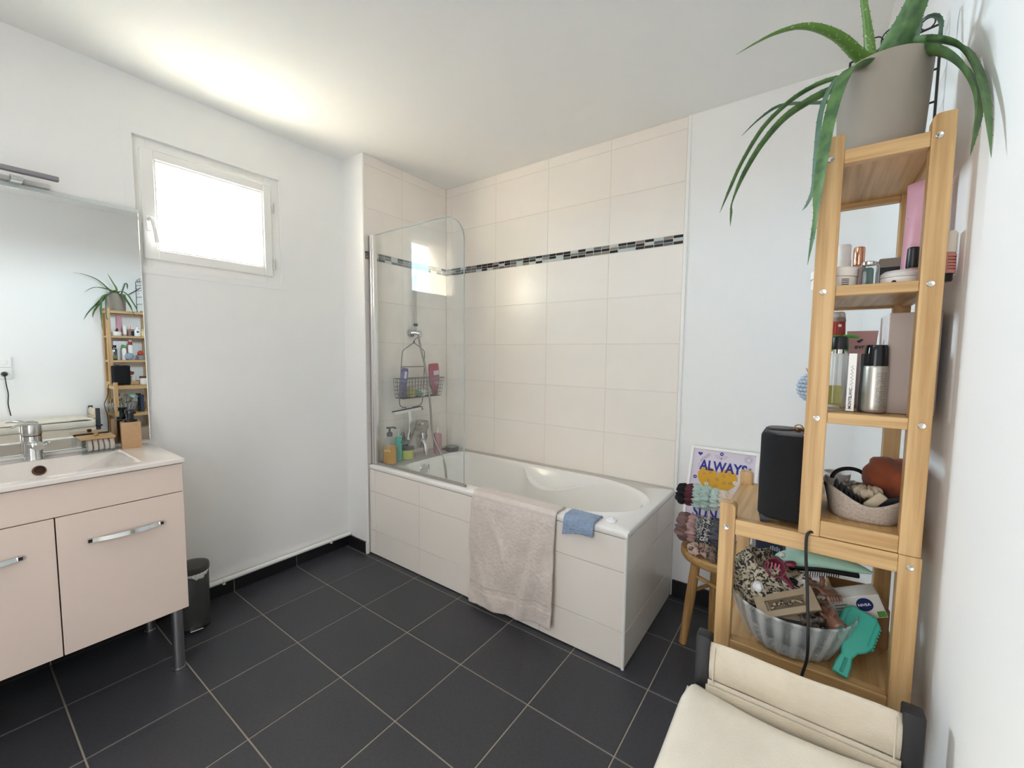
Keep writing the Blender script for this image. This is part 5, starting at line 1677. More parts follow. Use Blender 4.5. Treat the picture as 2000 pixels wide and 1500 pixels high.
# plum claw clip
pcx = (2.4170, -1.352, Z5 + 0.148)
PLUM = mat('plum_plastic', '6e2a3c', 0.3)
PLUMD = mat('rose_inside', 'b06070', 0.4)
pc_ = thing('plum_claw', 'glossy plum claw clip lying open on the leopard scarf', 'hair clip', (pcx[0], pcx[1], pcx[2] - 0.02))
m = MB()
mt = Matrix.Translation(pcx) @ Matrix.Rotation(radians(62), 4, 'X') @ Matrix.Rotation(radians(20), 4, 'Y')
m.lathe([(0.010, -0.010), (0.016, 0.0), (0.0185, 0.014), (0.0165, 0.014), (0.013, 0.0), (0.008, -0.008)], seg=8, mtx=mt)
part('cup', m, PLUM, pc_)
part('tongue', MB().tube(smooth_path([(pcx[0] + 0.012, pcx[1] + 0.010, pcx[2] + 0.004), (pcx[0] + 0.024, pcx[1] + 0.008, pcx[2] + 0.012), (pcx[0] + 0.035, pcx[1] + 0.006, pcx[2] + 0.015)], 4), [0.006] * 3 + [0.010] * 4 + [0.009, 0.006], 10, flat=0.5), PLUM, pc_)
part('lower_jaw', MB().tube(smooth_path([(pcx[0] + 0.014, pcx[1] - 0.002, pcx[2] - 0.008), (pcx[0] + 0.026, pcx[1] - 0.004, pcx[2] - 0.018), (pcx[0] + 0.034, pcx[1] - 0.004, pcx[2] - 0.026)], 4), [0.009] * 4 + [0.007] * 4 + [0.004], 10, flat=0.5), PLUM, pc_)
m = MB()
for k in range(4):
    m.tube([mt @ Vector((-0.010 + 0.0062 * k, -0.008, 0.002)), mt @ Vector((-0.010 + 0.0062 * k, 0.009, 0.006))], 0.0016, 6)
part('teeth', m, PLUMD, pc_)
single('white_bead', MB().ell((2.4300, -1.318, Z5 + 0.163), (0.0055, 0.0055, 0.0055), 12, 8), WPL, 'white pearl bead resting above the plum clip', 'bead', (2.4300, -1.318, Z5 + 0.158))
single('crystal_clip', MB().lathe([(0, 0), (0.007, 0.001), (0.010, 0.008), (0.007, 0.016), (0, 0.020)], (2.3960, -1.372, Z5 + 0.105), 7), mat('frosted_crystal', 'd3d6da', 0.2), 'faceted pale crystal clip on the leopard scarf', 'hair clip', (2.3960, -1.372, Z5 + 0.105))

# mint detangling brush across the back of the bowl
mb_ = thing('mint_brush', 'mint green detangling brush lying across the back of the bowl', 'hair brush', (2.49, -1.235, Z5 + 0.12))
MINT = mat('mint_plastic', 'c6f5e2', 0.3)
ctr = [(2.4160, -1.262, Z5 + 0.118, 0.010), (2.428, -1.258, Z5 + 0.130, 0.020), (2.452, -1.251, Z5 + 0.137, 0.024), (2.485, -1.242, Z5 + 0.141, 0.0235), (2.520, -1.233, Z5 + 0.140, 0.020), (2.550, -1.226, Z5 + 0.136, 0.013), (2.572, -1.220, Z5 + 0.131, 0.004)]
P = smooth_path(ctr, 6)
part('back', MB().tube([p[:3] for p in P], [p[3] for p in P], 18, flat=0.62, up=(0, 0, 1)), MINT, mb_, smooth=60)
part('bristle_bed', MB().tube([(p[0], p[1] - 0.004, p[2] - 0.012) for p in P[4:-6]], [p[3] * 0.78 for p in P[4:-6]], 14, flat=0.5, up=(0, 0, 1)), BLACKP, mb_, smooth=60)
m = MB()
for k in range(24):
    t = k / 23
    for q in (-1, 0):
        x = 2.436 + 0.085 * t
        y = -1.262 + 0.028 * t + 0.006 * q
        m.cyl((x, y, Z5 + 0.124 - 0.004 * t), (x - 0.001, y - 0.010, Z5 + 0.104 + 0.012 * t), 0.0008, 0.0005, 5)
part('bristles', m, BLACKP, mb_, kind='stuff')

# black spiral bobbles, clips, cartons in the bowl
BRN = mat('brown_plastic', '7a5646', 0.22)
m = MB()
for k in range(11):
    a = 2 * pi * k / 11
    m.tube([(2.468 + 0.024 * cos(a + b / 9) + 0.005 * cos(b), -1.206 + 0.014 * sin(a + b / 9), Z5 + 0.150 + 0.005 * sin(b)) for b in [2 * pi * j / 8 for j in range(8)]], 0.0016, 5, closed=True)
single('spiral_bobble', m, BLACKP, 'black spiral hair bobble behind the mint brush', 'hair tie', (2.468, -1.206, Z5 + 0.143))
m = MB().box((2.440, -1.343, Z5 + 0.104), (2.4560, -1.331, Z5 + 0.126), 0.004, 2)
m.ell((2.462, -1.338, Z5 + 0.113), (0.013, 0.008, 0.007), 10, 8).ell((2.446, -1.333, Z5 + 0.124), (0.012, 0.007, 0.006), 10, 8)
single('black_claw', m, BLACKP, 'small black claw clip under the mint brush', 'hair clip', (2.45, -1.336, Z5 + 0.104))
navy = thing('navy_carton', 'navy blue carton standing behind the leopard scarf', 'box', (2.392, -1.205, Z5))
part('carton', MB().box((2.376, -1.215, Z5), (2.428, -1.190, Z5 + 0.148), 0.001, mtx=RZ(radians(-12), (2.394, -1.207, 0))), mat('navy_card', '343d52', 0.55), navy)
m = MB()
for k in range(5):
    m.box((2.405 + 0.004 * k, -1.2105, Z5 + 0.128), (2.4075 + 0.004 * k, -1.2100, Z5 + 0.136 + 0.002 * (k % 2)), mtx=RZ(radians(-12), (2.394, -1.207, 0)) @ Matrix.Translation((0, -0.0053, 0)))
part('print', m, mat('pale_blue_print', 'c3cad8', 0.5), navy)

krf = thing('hair_clip_card', 'kraft display box with a window lying on the bowl', 'box', (2.440, -1.376, Z5 + 0.10))
KR = mat('kraft_card', '8f7f68', 0.8, var=0.05, vscale=60, bump=0.1, bscale=200)
kc = Vector((2.4410, -1.385, Z5 + 0.1040))
km = frame_mtx(kc, (0.93, 0.16, 0.47), (-0.28, 0.66, 0.68))
m = MB()
hx, hy = 0.0490, 0.0190
wx, wy = 0.033, 0.0088
for lo, hi in [((-hx, -hy, -0.006), (hx, -wy, 0.0)), ((-hx, wy, -0.006), (hx, hy, 0.0)), ((-hx, -wy, -0.006), (-wx, wy, 0.0)), ((wx, -wy, -0.006), (hx, wy, 0.0))]:
    m.box(lo, hi, mtx=km)
m.box((-hx, -hy, -0.0075), (hx, hy, -0.0060), mtx=km)
part('carton', m, KR, krf)
m = MB()
m.box((-0.029, -0.008, -0.0058), (0.029, 0.008, -0.0052), mtx=km)
part('window_backing', m, mat('window_brown', '5b4d3c', 0.6), krf)
m = MB()
kg = random.Random(14)
for k in range(9):
    m.ell((-0.024 + 0.006 * k, kg.uniform(-0.004, 0.004), -0.0030), (0.004, 0.0026, 0.0022), 8, 5, mtx=None)
m.xf(km)
part('clips_inside', m, mat('leopard_small', '9b8a6a', 0.6, col2='2a2320', c2pos=(0.48, 0.54), vscale=220), krf)
single('small_kraft_card', MB().box((-0.030, -0.008, -0.0012), (0.030, 0.010, 0.0012), mtx=frame_mtx((2.463, -1.379, Z5 + 0.0835), (0.97, 0.05, 0.12), (-0.1, 0.75, 0.62))), KR, 'small kraft card under the windowed box', 'card', (2.463, -1.379, Z5 + 0.08))


def claw(c, s, m_, name, label, ang):
    t = thing(name, label, 'hair clip', c)
    mt = Matrix.Translation(c) @ Matrix.Rotation(ang[2], 4, 'Z') @ Matrix.Rotation(ang[0], 4, 'X') @ Matrix.Rotation(ang[1], 4, 'Y') @ Matrix.Scale(s, 4)
    for sd in (-1, 1):
        m = MB()

        def jaw(u, v):
            x = -0.5 + u
            w = 0.42 * (1 - 0.55 * abs(x) ** 2 * 2)
            th = radians(-15) + radians(105) * v
            return (x, sd * (w * sin(th) * 0.62 + 0.02), 0.34 - w * (1 - cos(th)) * 0.95)
        m.grid(jaw, 9, 7)
        for k in range(5):
            x = -0.36 + 0.18 * k
            m.lathe([(0.05, 0), (0.045, -0.12), (0.0, -0.26)], (x, sd * 0.26, -0.02), 6)
        m.box((-0.14, sd * 0.02 - 0.03, 0.30), (0.14, sd * 0.02 + 0.03, 0.36), 0.01, mtx=Matrix())
        m.tube([(0, sd * 0.05, 0.33), (0, sd * 0.20, 0.52), (0, sd * 0.24, 0.66)], [0.10, 0.13, 0.07], 8, flat=0.35)
        m.xf(mt)
        part('jaw', m, m_, t, solid=0.002)
    sp = MB().tube([mt @ Vector((-0.12 + 0.24 * k / 24, 0.05 * cos(k * 1.6), 0.33 + 0.05 * sin(k * 1.6))) for k in range(25)], 0.0007, 5)
    part('spring', sp, STEEL, t)
    return t


claw((2.4990, -1.343, Z5 + 0.116), 0.048, BRN, 'brown_claw', 'large shiny brown claw clip at the right of the bowl', (radians(-40), radians(15), radians(70)))
claw((2.5085, -1.366, Z5 + 0.088), 0.042, BRN, 'taupe_claw', 'second brown claw clip lower in the bowl beside the turquoise brush', (radians(35), radians(20), radians(-60)))
TORT = mat('tortoise_shell', '5a4c40', 0.2, col2='1f1a18', c2pos=(0.45, 0.6), vscale=90)
claw((2.4800, -1.380, Z5 + 0.083), 0.036, TORT, 'tortoise_claw', 'dark mottled claw clip between kraft box and brown clip', (radians(20), radians(-10), radians(20)))

# white carton with round blue mark
nx = frame_mtx((2.5080, -1.2900, Z5 + 0.1060), (0.80, 0.14, 0.40), (0.26, 0.30, -0.55))
wx_ = frame_mtx((2.5045, -1.262, Z5 + 0.1010), (0.925, 0.04, 0.36), (-0.16, 0.62, 0.42))
nv = thing('face_cream_carton', 'white carton with a round blue mark leaning behind the bowl', 'box', (2.54, -1.24, Z5 + 0.06))
A_ = Vector((2.5030, -1.285, Z5 + 0.0960))
ex = Vector((0.0790, 0.012, 0.0340)).normalized()
ey = Vector((-0.30, -0.12, 0.80))
ey = (ey - ex * ey.dot(ex)).normalized()
ez = ex.cross(ey)
fm = Matrix((ex, ey, ez)).transposed().to_4x4()
fm = Matrix.Translation((2.5120, -1.300, Z5 + 0.0500)) @ fm
part('carton', MB().box((0.0, 0.0, -0.036), (0.087, 0.044, 0.0), 0.0008, mtx=fm), mat('carton_grey_white', 'd9d6d0', 0.5), nv)
part('round_mark', MB().lathe([(0, 0.0004), (0.0125, 0.0004), (0.0125, 0)], seg=28, mtx=fm @ Matrix.Translation((0.061, 0.028, 0.0002))), mat('deep_navy', '1e2a5c', 0.4), nv)
letters('lettering', 'NIVEA', 0.0068, fm @ Matrix.Translation((0.0505, 0.0256, 0.0006)), mat('pure_white_ink', 'f4f4f2', 0.5), nv, bold=0.0001)
part('green_mark', MB().box((0.074, 0.002, 0.0), (0.086, 0.013, 0.0005), mtx=fm), mat('green_print', '5d8f3c', 0.5), nv)
m = MB()
for k in range(4):
    m.box((0.016, 0.012 + 0.006 * k, 0.0), (0.040 - 0.005 * (k % 2), 0.0145 + 0.006 * k, 0.0003), mtx=fm)
part('print', m, mat('grey_print', '8d8a86', 0.5), nv)
kbx = thing('kraft_carton', 'open brown kraft carton at the back right of the shelf', 'box', (2.555, -1.20, Z5))
m = MB()
kxm = RZ(radians(8), (2.55, -1.2, 0))
for lo, hi in [((2.512, -1.250, Z5), (2.592, -1.2485, Z5 + 0.075)), ((2.512, -1.150, Z5), (2.592, -1.1485, Z5 + 0.075)), ((2.512, -1.250, Z5), (2.5135, -1.150, Z5 + 0.075)), ((2.5905, -1.250, Z5), (2.592, -1.150, Z5 + 0.075)), ((2.513, -1.249, Z5), (2.591, -1.149, Z5 + 0.0015))]:
    m.box(lo, hi, mtx=kxm)
part('carton', m, mat('kraft_brown', 'a47f56', 0.8, var=0.05, vscale=50), kbx)

# turquoise vent brush leaning at the right
tb = thing('paddle_brush', 'turquoise paddle brush leaning against the bowl', 'hair brush', (2.5210, -1.350, Z5))
TQ = mat('turquoise_gloss', '45b8a5', 0.35)
h0 = Vector((2.5225, -1.383, Z5 + 0.006))
h1 = Vector((2.5625, -1.300, Z5 + 0.094))
ydir = (h1 - h0).normalized()
bmx = frame_mtx(h0, Vector((0.93, -0.10, -0.28)), ydir)
out = [(-0.011, 0.0), (0.011, 0.0), (0.0105, 0.020), (0.008, 0.034), (0.012, 0.046), (0.022, 0.056), (0.0275, 0.068), (0.0275, 0.108), (0.022, 0.114)]
for k in range(8):
    out.append((0.018 - 0.0052 * k, 0.1185 + (0.0022 if k % 2 == 0 else -0.0005)))
out += [(-0.022, 0.114), (-0.0275, 0.108), (-0.0275, 0.068), (-0.022, 0.056), (-0.012, 0.046), (-0.008, 0.034), (-0.0105, 0.020)]
p_ = part('body', MB().prism(out, 'z', -0.0045, 0.0045, mtx=bmx), TQ, tb, smooth=40)
b = p_.modifiers.new('bevel', 'BEVEL')
b.width = 0.0025
b.segments = 2
b.limit_method = 'ANGLE'
m = MB()
for k in range(7):
    m.box((0.0250, 0.064 + 0.0062 * k, -0.010), (0.0285, 0.0665 + 0.0062 * k, 0.0060), 0.0005, mtx=bmx)
part('side_teeth', m, TQ, tb)
for xa in (-0.0195, 0.0175):
    part('rib', MB().box((xa, 0.066, 0.004), (xa + 0.002, 0.112, 0.0062), 0.0006, mtx=bmx), TQ, tb)
part('handle_groove', MB().tube([bmx @ Vector((0, 0.004, 0.0045)), bmx @ Vector((0, 0.030, 0.0045))], 0.003, 8, flat=0.4), mat('turquoise_dark', '2f9585', 0.4), tb)

# storage boxes on the hidden lower boards
tw1 = single('wicker_box', MB().box((2.36, -1.34, 0.4902), (2.57, -1.15, 0.60), 0.01, 2), mat('woven_taupe', 'a99585', 0.9, bump=0.8, bscale=90, stretch=(1, 1, 4)), 'taupe woven storage box on the low shelf board', 'box', (2.46, -1.25, 0.4902))

# ------------------------------------------------------------------ laundry hamper
hm = thing('laundry_hamper', 'cream cotton laundry hamper on a black metal frame', 'hamper', (2.46, -1.78, 0))
CAN = mat('cream_cotton', 'd6cbb8', 0.95, bump=0.5, bscale=500, var=0.05, vscale=25)
CANL = mat('cream_linen', 'e2dacb', 0.95, bump=0.5, bscale=450, var=0.04, vscale=20)
HB = mat('black_frame', '29282a', 0.5)
HX0, HX1, HY0, HY1 = 2.320, 2.6085, -1.505, -2.06
for x0, x1 in ((2.319, 2.3410), (2.5850, 2.6085)):
    part('post', MB().box((x0, HY0 - 0.004, 0.0), (x1, HY0 + 0.022, 0.801), 0.003, 2), HB, hm)
    part('post', MB().box((x0, HY1 - 0.02, 0.0), (x1, HY1, 0.801), 0.003, 2), HB, hm)
part('foot', MB().box((2.300, HY0 - 0.002, 0.655), (2.3195, HY0 + 0.030, 0.668), 0.003, 2), HB, hm, label='grey bar end')
for z in (0.655, 0.12):
    part('rail', boxes(((2.322, HY1, z), (2.336, HY0, z + 0.012)), ((2.590, HY1, z), (2.604, HY0, z + 0.012)), bev=0.003), HB, hm)


def band(u, v):
    x = 2.3415 + (2.5855 - 2.3415) * u
    z = 0.7915 - 0.0665 * v + 0.0015 * sin(u * 9)
    y = HY0 + 0.001 - 0.008 * sin(pi * v) * (0.6 + 0.4 * sin(u * 7)) + 0.004 * (1 - v) ** 3 + 0.0012 * noise.noise(Vector((u * 8, v * 4, 2)))
    return (x, y, z)


part('end_band', MB().grid(band, 40, 14), CAN, hm, solid=0.003, smooth=70)
for xa, xb in ((2.3485, 2.3490), (2.5785, 2.5780)):
    part('seam', MB().tube([(xa, HY0 - 0.0085, 0.728), (xb, HY0 - 0.006, 0.789)], 0.0011, 6), CAN, hm)
part('top_rod', MB().cyl((2.322, HY0 + 0.009, 0.780), (2.606, HY0 + 0.009, 0.780), 0.005), HB, hm)


def tuck(u, v):
    # inside of the bag: from the lower edge of the band down under the lid
    x = 2.3405 + (2.5865 - 2.3405) * u
    return (x, HY0 - 0.004 - 0.012 * v - 0.006 * sin(pi * u) * v, 0.729 - 0.065 * v)


part('inner_flap', MB().grid(tuck, 30, 8), CAN, hm, solid=0.002, smooth=70)


def lid(u, v):
    # puffy cover, u across, v from the far edge towards the viewer
    x = 2.3115 + (2.606 - 2.3115) * u
    y = -1.516 - 0.53 * v
    e = min(u, 1 - u)
    f = min(1, v / 0.09)
    sag = 0.010 * sin(pi * u) * (1 - f)
    edge = 0.016 * (1 - min(1, e / 0.05)) ** 2
    z = 0.722 - sag + 0.006 * f - edge + 0.010 * noise.noise(Vector((u * 2.3, v * 3.0, 4.2))) * f
    z -= 0.006 * (1 - f) ** 2
    y -= 0.010 * sin(pi * u) * (1 - f)
    return (x, y, z)


lm = MB().grid(lid, 50, 60)


def skirt(u, v):
    yy = -1.516 - 0.53 * u
    return (2.3115 + 0.004 * v + 0.003 * sin(u * 17) * v - 0.004 * sin(pi * v), yy, 0.706 - 0.052 * v)


lm.grid(skirt, 50, 8)
part('lid', lm, CANL, hm, solid=0.004, smooth=70)
bag = boxes(((2.319, HY1 + 0.01, 0.13), (2.321, HY0 - 0.012, 0.70)), ((2.589, HY1 + 0.01, 0.13), (2.591, HY0 - 0.012, 0.70)), ((2.339, HY0 - 0.014, 0.13), (2.589, HY0 - 0.012, 0.725)), ((2.339, HY1 + 0.01, 0.13), (2.589, HY1 + 0.012, 0.70)), ((2.321, HY1 + 0.01, 0.13), (2.589, HY0 - 0.012, 0.132)))
part('bag', bag, CAN, hm)

# double socket with a plugged cable on the right-hand wall (seen in the mirror)
ang = math.atan(0.0177)
sx = wr(-1.948)
so = thing('wall_socket', 'white double wall socket with a black plug', 'socket', (sx, -1.948, 1.05))
part('plate', boxes(((sx - 0.010, -1.990, 1.045), (sx + 0.001, -1.910, 1.125)), ((sx - 0.010, -1.990, 1.135), (sx + 0.001, -1.910, 1.215)), bev=0.003), PVC, so)
part('button', MB().box((sx - 0.013, -1.968, 1.157), (sx - 0.009, -1.932, 1.193), 0.002), PVC, so)
part('well', MB().lathe([(0.019, 0.0), (0.019, -0.006), (0, -0.006)], seg=24, mtx=Matrix.Translation((sx - 0.0102, -1.950, 1.085)) @ Matrix.Rotation(radians(-90), 4, 'Y')), mat('socket_grey', 'd0cecb', 0.5), so)
pgb = MB().lathe([(0, 0.032), (0.011, 0.030), (0.018, 0.016), (0.018, 0.0)], seg=20, mtx=Matrix.Translation((sx - 0.0105, -1.950, 1.085)) @ Matrix.Rotation(radians(-90), 4, 'Y'))
pgb.tube(smooth_path([(sx - 0.030, -1.950, 1.078), (sx - 0.034, -1.946, 1.00), (sx - 0.030, -1.940, 0.93), (sx - 0.030, -1.944, 0.85), (sx - 0.028, -1.935, 0.76)], 5), 0.0032, 8)
single('plug_cable', pgb, BLACKP, 'black plug and cable hanging from the white socket', 'cable', (sx - 0.03, -1.95, 0.76))

# ------------------------------------------------------------------ stool, poster and scrunchie stand
ST = (2.170, -0.320)
st = thing('wooden_stool', 'small round wooden stool beside the bath end', 'stool', (ST[0], ST[1], 0))
part('seat', MB().lathe([(0, 0.408), (0.140, 0.408), (0.150, 0.413), (0.155, 0.422), (0.155, 0.442), (0.151, 0.449), (0.142, 0.452), (0, 0.452)], (ST[0], ST[1], 0), 48), BEECH['x'], st)
for a in (197, 287, 17, 107):
    d = Vector((cos(radians(a)), sin(radians(a)), 0))
    top = Vector((ST[0], ST[1], 0.420)) + d * 0.088
    bot = Vector((ST[0], ST[1], 0.0)) + d * 0.132
    part('leg', MB().tube([bot, bot.lerp(top, 0.5), top], [0.0165, 0.0205, 0.0190], 14), BEECH['z'], st)
for z, i in ((0.322, 0), (0.245, 1)):
    for q in (0, 1):
        a0, a1 = radians(197 + 90 * (i + 2 * q)), radians(197 + 90 * (i + 2 * q + 1))
        r = 0.132 - 0.044 * z / 0.42
        part('stretcher', MB().cyl((ST[0] + r * cos(a0), ST[1] + r * sin(a0), z), (ST[0] + r * cos(a1), ST[1] + r * sin(a1), z), 0.0085, seg=10), BEECH['x'], st)

# framed poster leaning on the stool against the wall
PF = frame_mtx((1.9745, -0.186, 0.4535), (1, 0, 0), (0, 0.165, 0.373))
PW, PH = 0.300, 0.408
fr_ = thing('framed_poster', 'white framed poster with a yellow heart leaning on the stool', 'picture', (2.12, -0.19, 0.4535))
m = MB()
for lo, hi in [((0, 0, -0.008), (0.013, PH, 0.010)), ((PW - 0.013, 0, -0.008), (PW, PH, 0.010)), ((0.013, 0, -0.008), (PW - 0.013, 0.013, 0.010)), ((0.013, PH - 0.013, -0.008), (PW - 0.013, PH, 0.010))]:
    m.box(lo, hi, 0.0012, mtx=PF)
part('frame', m, PVC, fr_)
part('print', MB().box((0.011, 0.011, -0.004), (PW - 0.011, PH - 0.011, 0.0), mtx=PF), mat('lilac_paper', 'ddd3df', 0.6), fr_)
INKB = mat('ultramarine_ink', '2b2f8e', 0.6)
INKT = mat('thin_violet_ink', '6a5f95', 0.6)
YEL = mat('sunny_yellow_ink', 'e0a92b', 0.6)


def PQ(u, v, w=0.0004):
    """u from the left inner edge, v down from the top inner edge"""
    return PF @ Vector((0.013 + u, PH - 0.013 - v, w))


PX_ = lambda u, v: PF @ Matrix.Translation((0.013 + u, PH - 0.013 - v, 0.0005))
letters('lettering', 'ALWAYS', 0.062, PX_(0.036, 0.098) @ Matrix.Diagonal((0.84, 1.06, 1, 1)), INKB, fr_, bold=0.0020, space=1.0)
letters('lettering', 'SUN', 0.066, PX_(0.030, 0.328) @ Matrix.Diagonal((0.84, 1.06, 1, 1)), INKB, fr_, bold=0.0020, space=1.0)


def flat(pts, wv=0.0003):
    m = MB()
    m.poly([PQ(u, v, wv) for u, v in pts])
    return m


def heart(cu, cv, s, n_=30):
    P = []
    for k in range(n_):
        t = 2 * pi * k / n_
        P.append((cu + s * 16 * sin(t) ** 3 / 17, cv - s * (13 * cos(t) - 5 * cos(2 * t) - 2 * cos(3 * t) - cos(4 * t)) / 17))
    return P


m = flat(heart(0.118, 0.148, 0.094), 0.0003)
part('heart', m, YEL, fr_)
m = MB()
for q in [heart(0.031, 0.022, 0.0115)]:
    m.poly([PQ(u, v, 0.0004) for u, v in q])
for (cu, cv, r, k_) in [(0.020, 0.140, 0.006, 6), (0.127, 0.012, 0.006, 6)]:
    for k in range(k_):
        a = 2 * pi * k / k_
        m.lathe([(0, 0.0004), (r * 0.55, 0.0004)], seg=10, mtx=PX_(cu + r * cos(a), cv + r * sin(a)))
part('blue_doodles', m, INKB, fr_)
m = MB()


def line(pts, r=0.0007):
    m.tube([PQ(u, v, 0.0004) for u, v in pts], r, 5)


# shooting star, leaves, sun, star, swirl
for dv in (0.0, 0.007, 0.014):
    line([(0.034 + dv * 0.2, 0.058 + dv * 0.4), (0.046, 0.038 + dv), (0.066, 0.024 + dv * 0.8)])
line([(0.070 + 0.009 * cos(a) * (1 if k % 2 else 0.45), 0.024 + 0.009 * sin(a) * (1 if k % 2 else 0.45)) for k, a in enumerate([2 * pi * k / 10 for k in range(11)])])
line([(0.127, 0.018), (0.126, 0.046)])
for s in (-1, 1):
    line([(0.126, 0.036), (0.126 + s * 0.012, 0.022), (0.126 + s * 0.028, 0.020), (0.126 + s * 0.016, 0.034), (0.126, 0.036)])
line([(0.243 + 0.011 * cos(a), 0.024 + 0.011 * sin(a)) for a in [2 * pi * k / 16 for k in range(17)]])
for k in range(10):
    a = 2 * pi * k / 10
    line([(0.243 + 0.014 * cos(a), 0.024 + 0.014 * sin(a)), (0.243 + 0.020 * cos(a), 0.024 + 0.020 * sin(a))])
for k in range(4):
    a = pi * k / 4
    line([(0.252 - 0.010 * cos(a), 0.068 - 0.010 * sin(a)), (0.252 + 0.010 * cos(a), 0.068 + 0.010 * sin(a))], 0.0010)
line([(0.034, 0.068), (0.029, 0.074), (0.030, 0.084), (0.040, 0.090), (0.052, 0.088)])
# small drawings inside the heart
hg = random.Random(2)
for (cu, cv) in [(0.058, 0.118), (0.088, 0.106), (0.116, 0.104), (0.146, 0.116), (0.172, 0.104), (0.118, 0.138), (0.150, 0.150), (0.176, 0.146), (0.116, 0.168), (0.084, 0.150)]:
    k_ = hg.choice([5, 6, 7])
    for k in range(k_):
        a = 2 * pi * k / k_ + hg.random()
        line([(cu + 0.002 * cos(a), cv + 0.002 * sin(a)), (cu + 0.009 * cos(a), cv + 0.009 * sin(a))], 0.0006)
part('line_doodles', m, INKT, fr_)
m = MB()
for (cu, cv) in [(0.092, 0.198), (0.196, 0.140), (0.075, 0.166)]:
    for k in range(8):
        a = 2 * pi * k / 8
        m.lathe([(0, 0.0006), (0.0030, 0.0006)], seg=8, mtx=PX_(cu + 0.006 * cos(a), cv + 0.006 * sin(a)))
part('white_daisies', m, PVC, fr_)

# stand with two arms of scrunchies
sst = thing('scrunchie_stand', 'slim pink stand with two arms for scrunchies on the stool', 'stand', (2.125, -0.345, 0.4522))
RODM = mat('pale_rod', 'e2c7c6', 0.45)
part('pole', MB().cyl((2.125, -0.345, 0.455), (2.125, -0.345, 0.720), 0.004), RODM, sst)
part('base', MB().lathe([(0, 0), (0.045, 0), (0.047, 0.003), (0.045, 0.008), (0.006, 0.010), (0, 0.010)], (2.125, -0.345, 0.4522), 28), RODM, sst)
part('arm', MB().cyl((2.003, -0.345, 0.683), (2.262, -0.345, 0.683), 0.0075).ell((2.001, -0.345, 0.683), (0.008, 0.011, 0.011), 12, 8), WPL, sst)
part('arm', MB().cyl((2.010, -0.345, 0.540), (2.255, -0.345, 0.540), 0.0065), WPL, sst)


def fab(n_, c, c2=None, pos=(0.45, 0.6), vs=40):
    return mat(n_, c, 0.9, col2=c2, c2pos=pos, vscale=vs, bump=0.5, bscale=240) if c2 else mat(n_, c, 0.9, bump=0.5, bscale=240, var=0.10, vscale=40)


top = [(2.016, 0.026, 0.020, fab('black_velvet', '17161a'), 'black scrunchie at the end of the upper arm'),
       (2.046, 0.027, 0.021, fab('burgundy_velvet', '5a2a35'), 'burgundy scrunchie beside the black one'),
       (2.078, 0.030, 0.023, fab('mint_satin', 'a9beb4'), 'mint satin scrunchie beside the burgundy one'),
       (2.113, 0.030, 0.022, fab('mint_satin', 'a9beb4'), 'second mint satin scrunchie along the upper arm'),
       (2.146, 0.027, 0.020, fab('pale_mint_satin', 'b9c8c0'), 'palest mint scrunchie before the cream ones'),
       (2.178, 0.026, 0.020, fab('cream_satin', 'd9c8b8'), 'cream satin scrunchie next to the mint ones'),
       (2.212, 0.026, 0.020, fab('blush_satin', 'd6bfae'), 'blush satin scrunchie behind the shelf post'),
       (2.243, 0.025, 0.019, fab('rust_brown_velvet', '7b5140'), 'brown scrunchie at the hidden end of the upper arm')]
for k, (x, R, r, m_, lb) in enumerate(top):
    single('scrunchie', scrunchie((x, -0.345, 0.684 - 0.010), R * 0.92, r * 0.95, 'x', 1.7 * k + 0.4, tilt=radians(8 * ((k % 3) - 1))), m_, lb, 'scrunchie', (x, -0.345, 0.674), group='scrunchies on the two-armed stand', smooth=80)
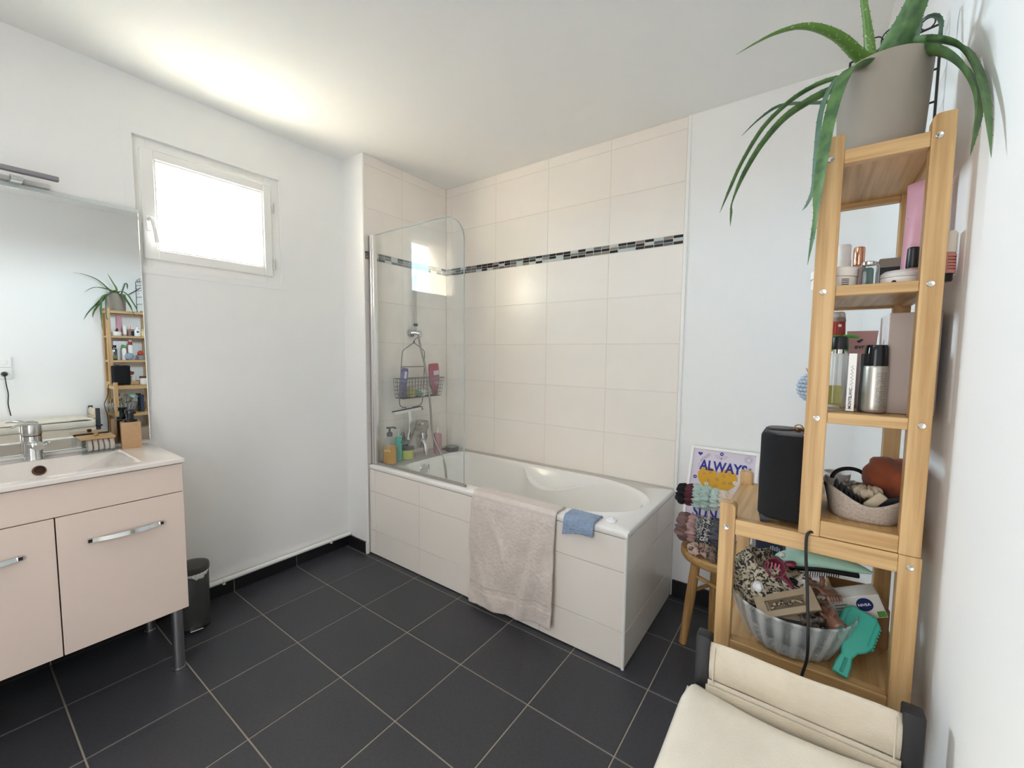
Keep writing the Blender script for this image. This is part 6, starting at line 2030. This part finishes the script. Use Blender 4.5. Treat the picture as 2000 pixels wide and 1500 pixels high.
low = [(2.030, 0.030, 0.022, fab('mauve_velvet', '7d625e'), 'mauve velvet scrunchie first on the lower arm'),
       (2.062, 0.029, 0.020, fab('old_pink_satin', 'b28f8a'), 'old pink scrunchie beside the mauve one'),
       (2.092, 0.029, 0.020, fab('marled_grey', '9b9690', '4d4a4c', (0.45, 0.55), 120), 'marled grey scrunchie on the lower arm'),
       (2.122, 0.031, 0.022, fab('tweed_black_white', 'b9b6b3', '2b2a30', (0.47, 0.53), 150), 'black and white tweed scrunchie on the lower arm'),
       (2.156, 0.030, 0.021, fab('slate_jersey', '55565d'), 'slate grey scrunchie beside the tweed one'),
       (2.190, 0.029, 0.020, fab('dotted_black', '2f2c30', 'a39d99', (0.58, 0.64), 150), 'dotted black scrunchie near the post')]
for k, (x, R, r, m_, lb) in enumerate(low):
    single('scrunchie', scrunchie((x, -0.345, 0.542 - 0.012), R * 1.12, r * 1.12, 'x', 2.3 * k + 0.9, tilt=radians(9 * ((k % 3) - 1))), m_, lb, 'scrunchie', (x, -0.345, 0.530), group='scrunchies on the two-armed stand', smooth=80)
LEO3 = fab('rosy_leopard', 'c2a899', '6b4a40', (0.52, 0.6), 60)
single('scrunchie', scrunchie((2.110, -0.415, 0.469), 0.034, 0.0155, 'z', 4.4), LEO3, 'rosy leopard scrunchie lying flat on the stool', 'scrunchie', (2.110, -0.415, 0.453), smooth=80)
single('scrunchie', scrunchie((2.178, -0.425, 0.471), 0.034, 0.017, 'z', 6.1), fab('brown_check', '8a7568', '4a3a33', (0.5, 0.58), 50), 'brown checked scrunchie flat on the stool beside the leopard one', 'scrunchie', (2.178, -0.425, 0.453), smooth=80)

# housing added around the ceiling fill light, unseen behind the viewer
cl = thing('fill_housing', 'flat white housing added around the fill light behind the viewer', 'lamp', (1.15, -2.75, H), kind=None)
part('housing', boxes(((0.58, -3.12, H - 0.05), (0.60, -2.38, H - 0.001)), ((1.70, -3.12, H - 0.05), (1.72, -2.38, H - 0.001)), ((0.60, -3.12, H - 0.05), (1.70, -3.10, H - 0.001)), ((0.60, -2.40, H - 0.05), (1.70, -2.38, H - 0.001)), ((0.60, -3.10, H - 0.012), (1.70, -2.40, H - 0.001))), PVC, cl)
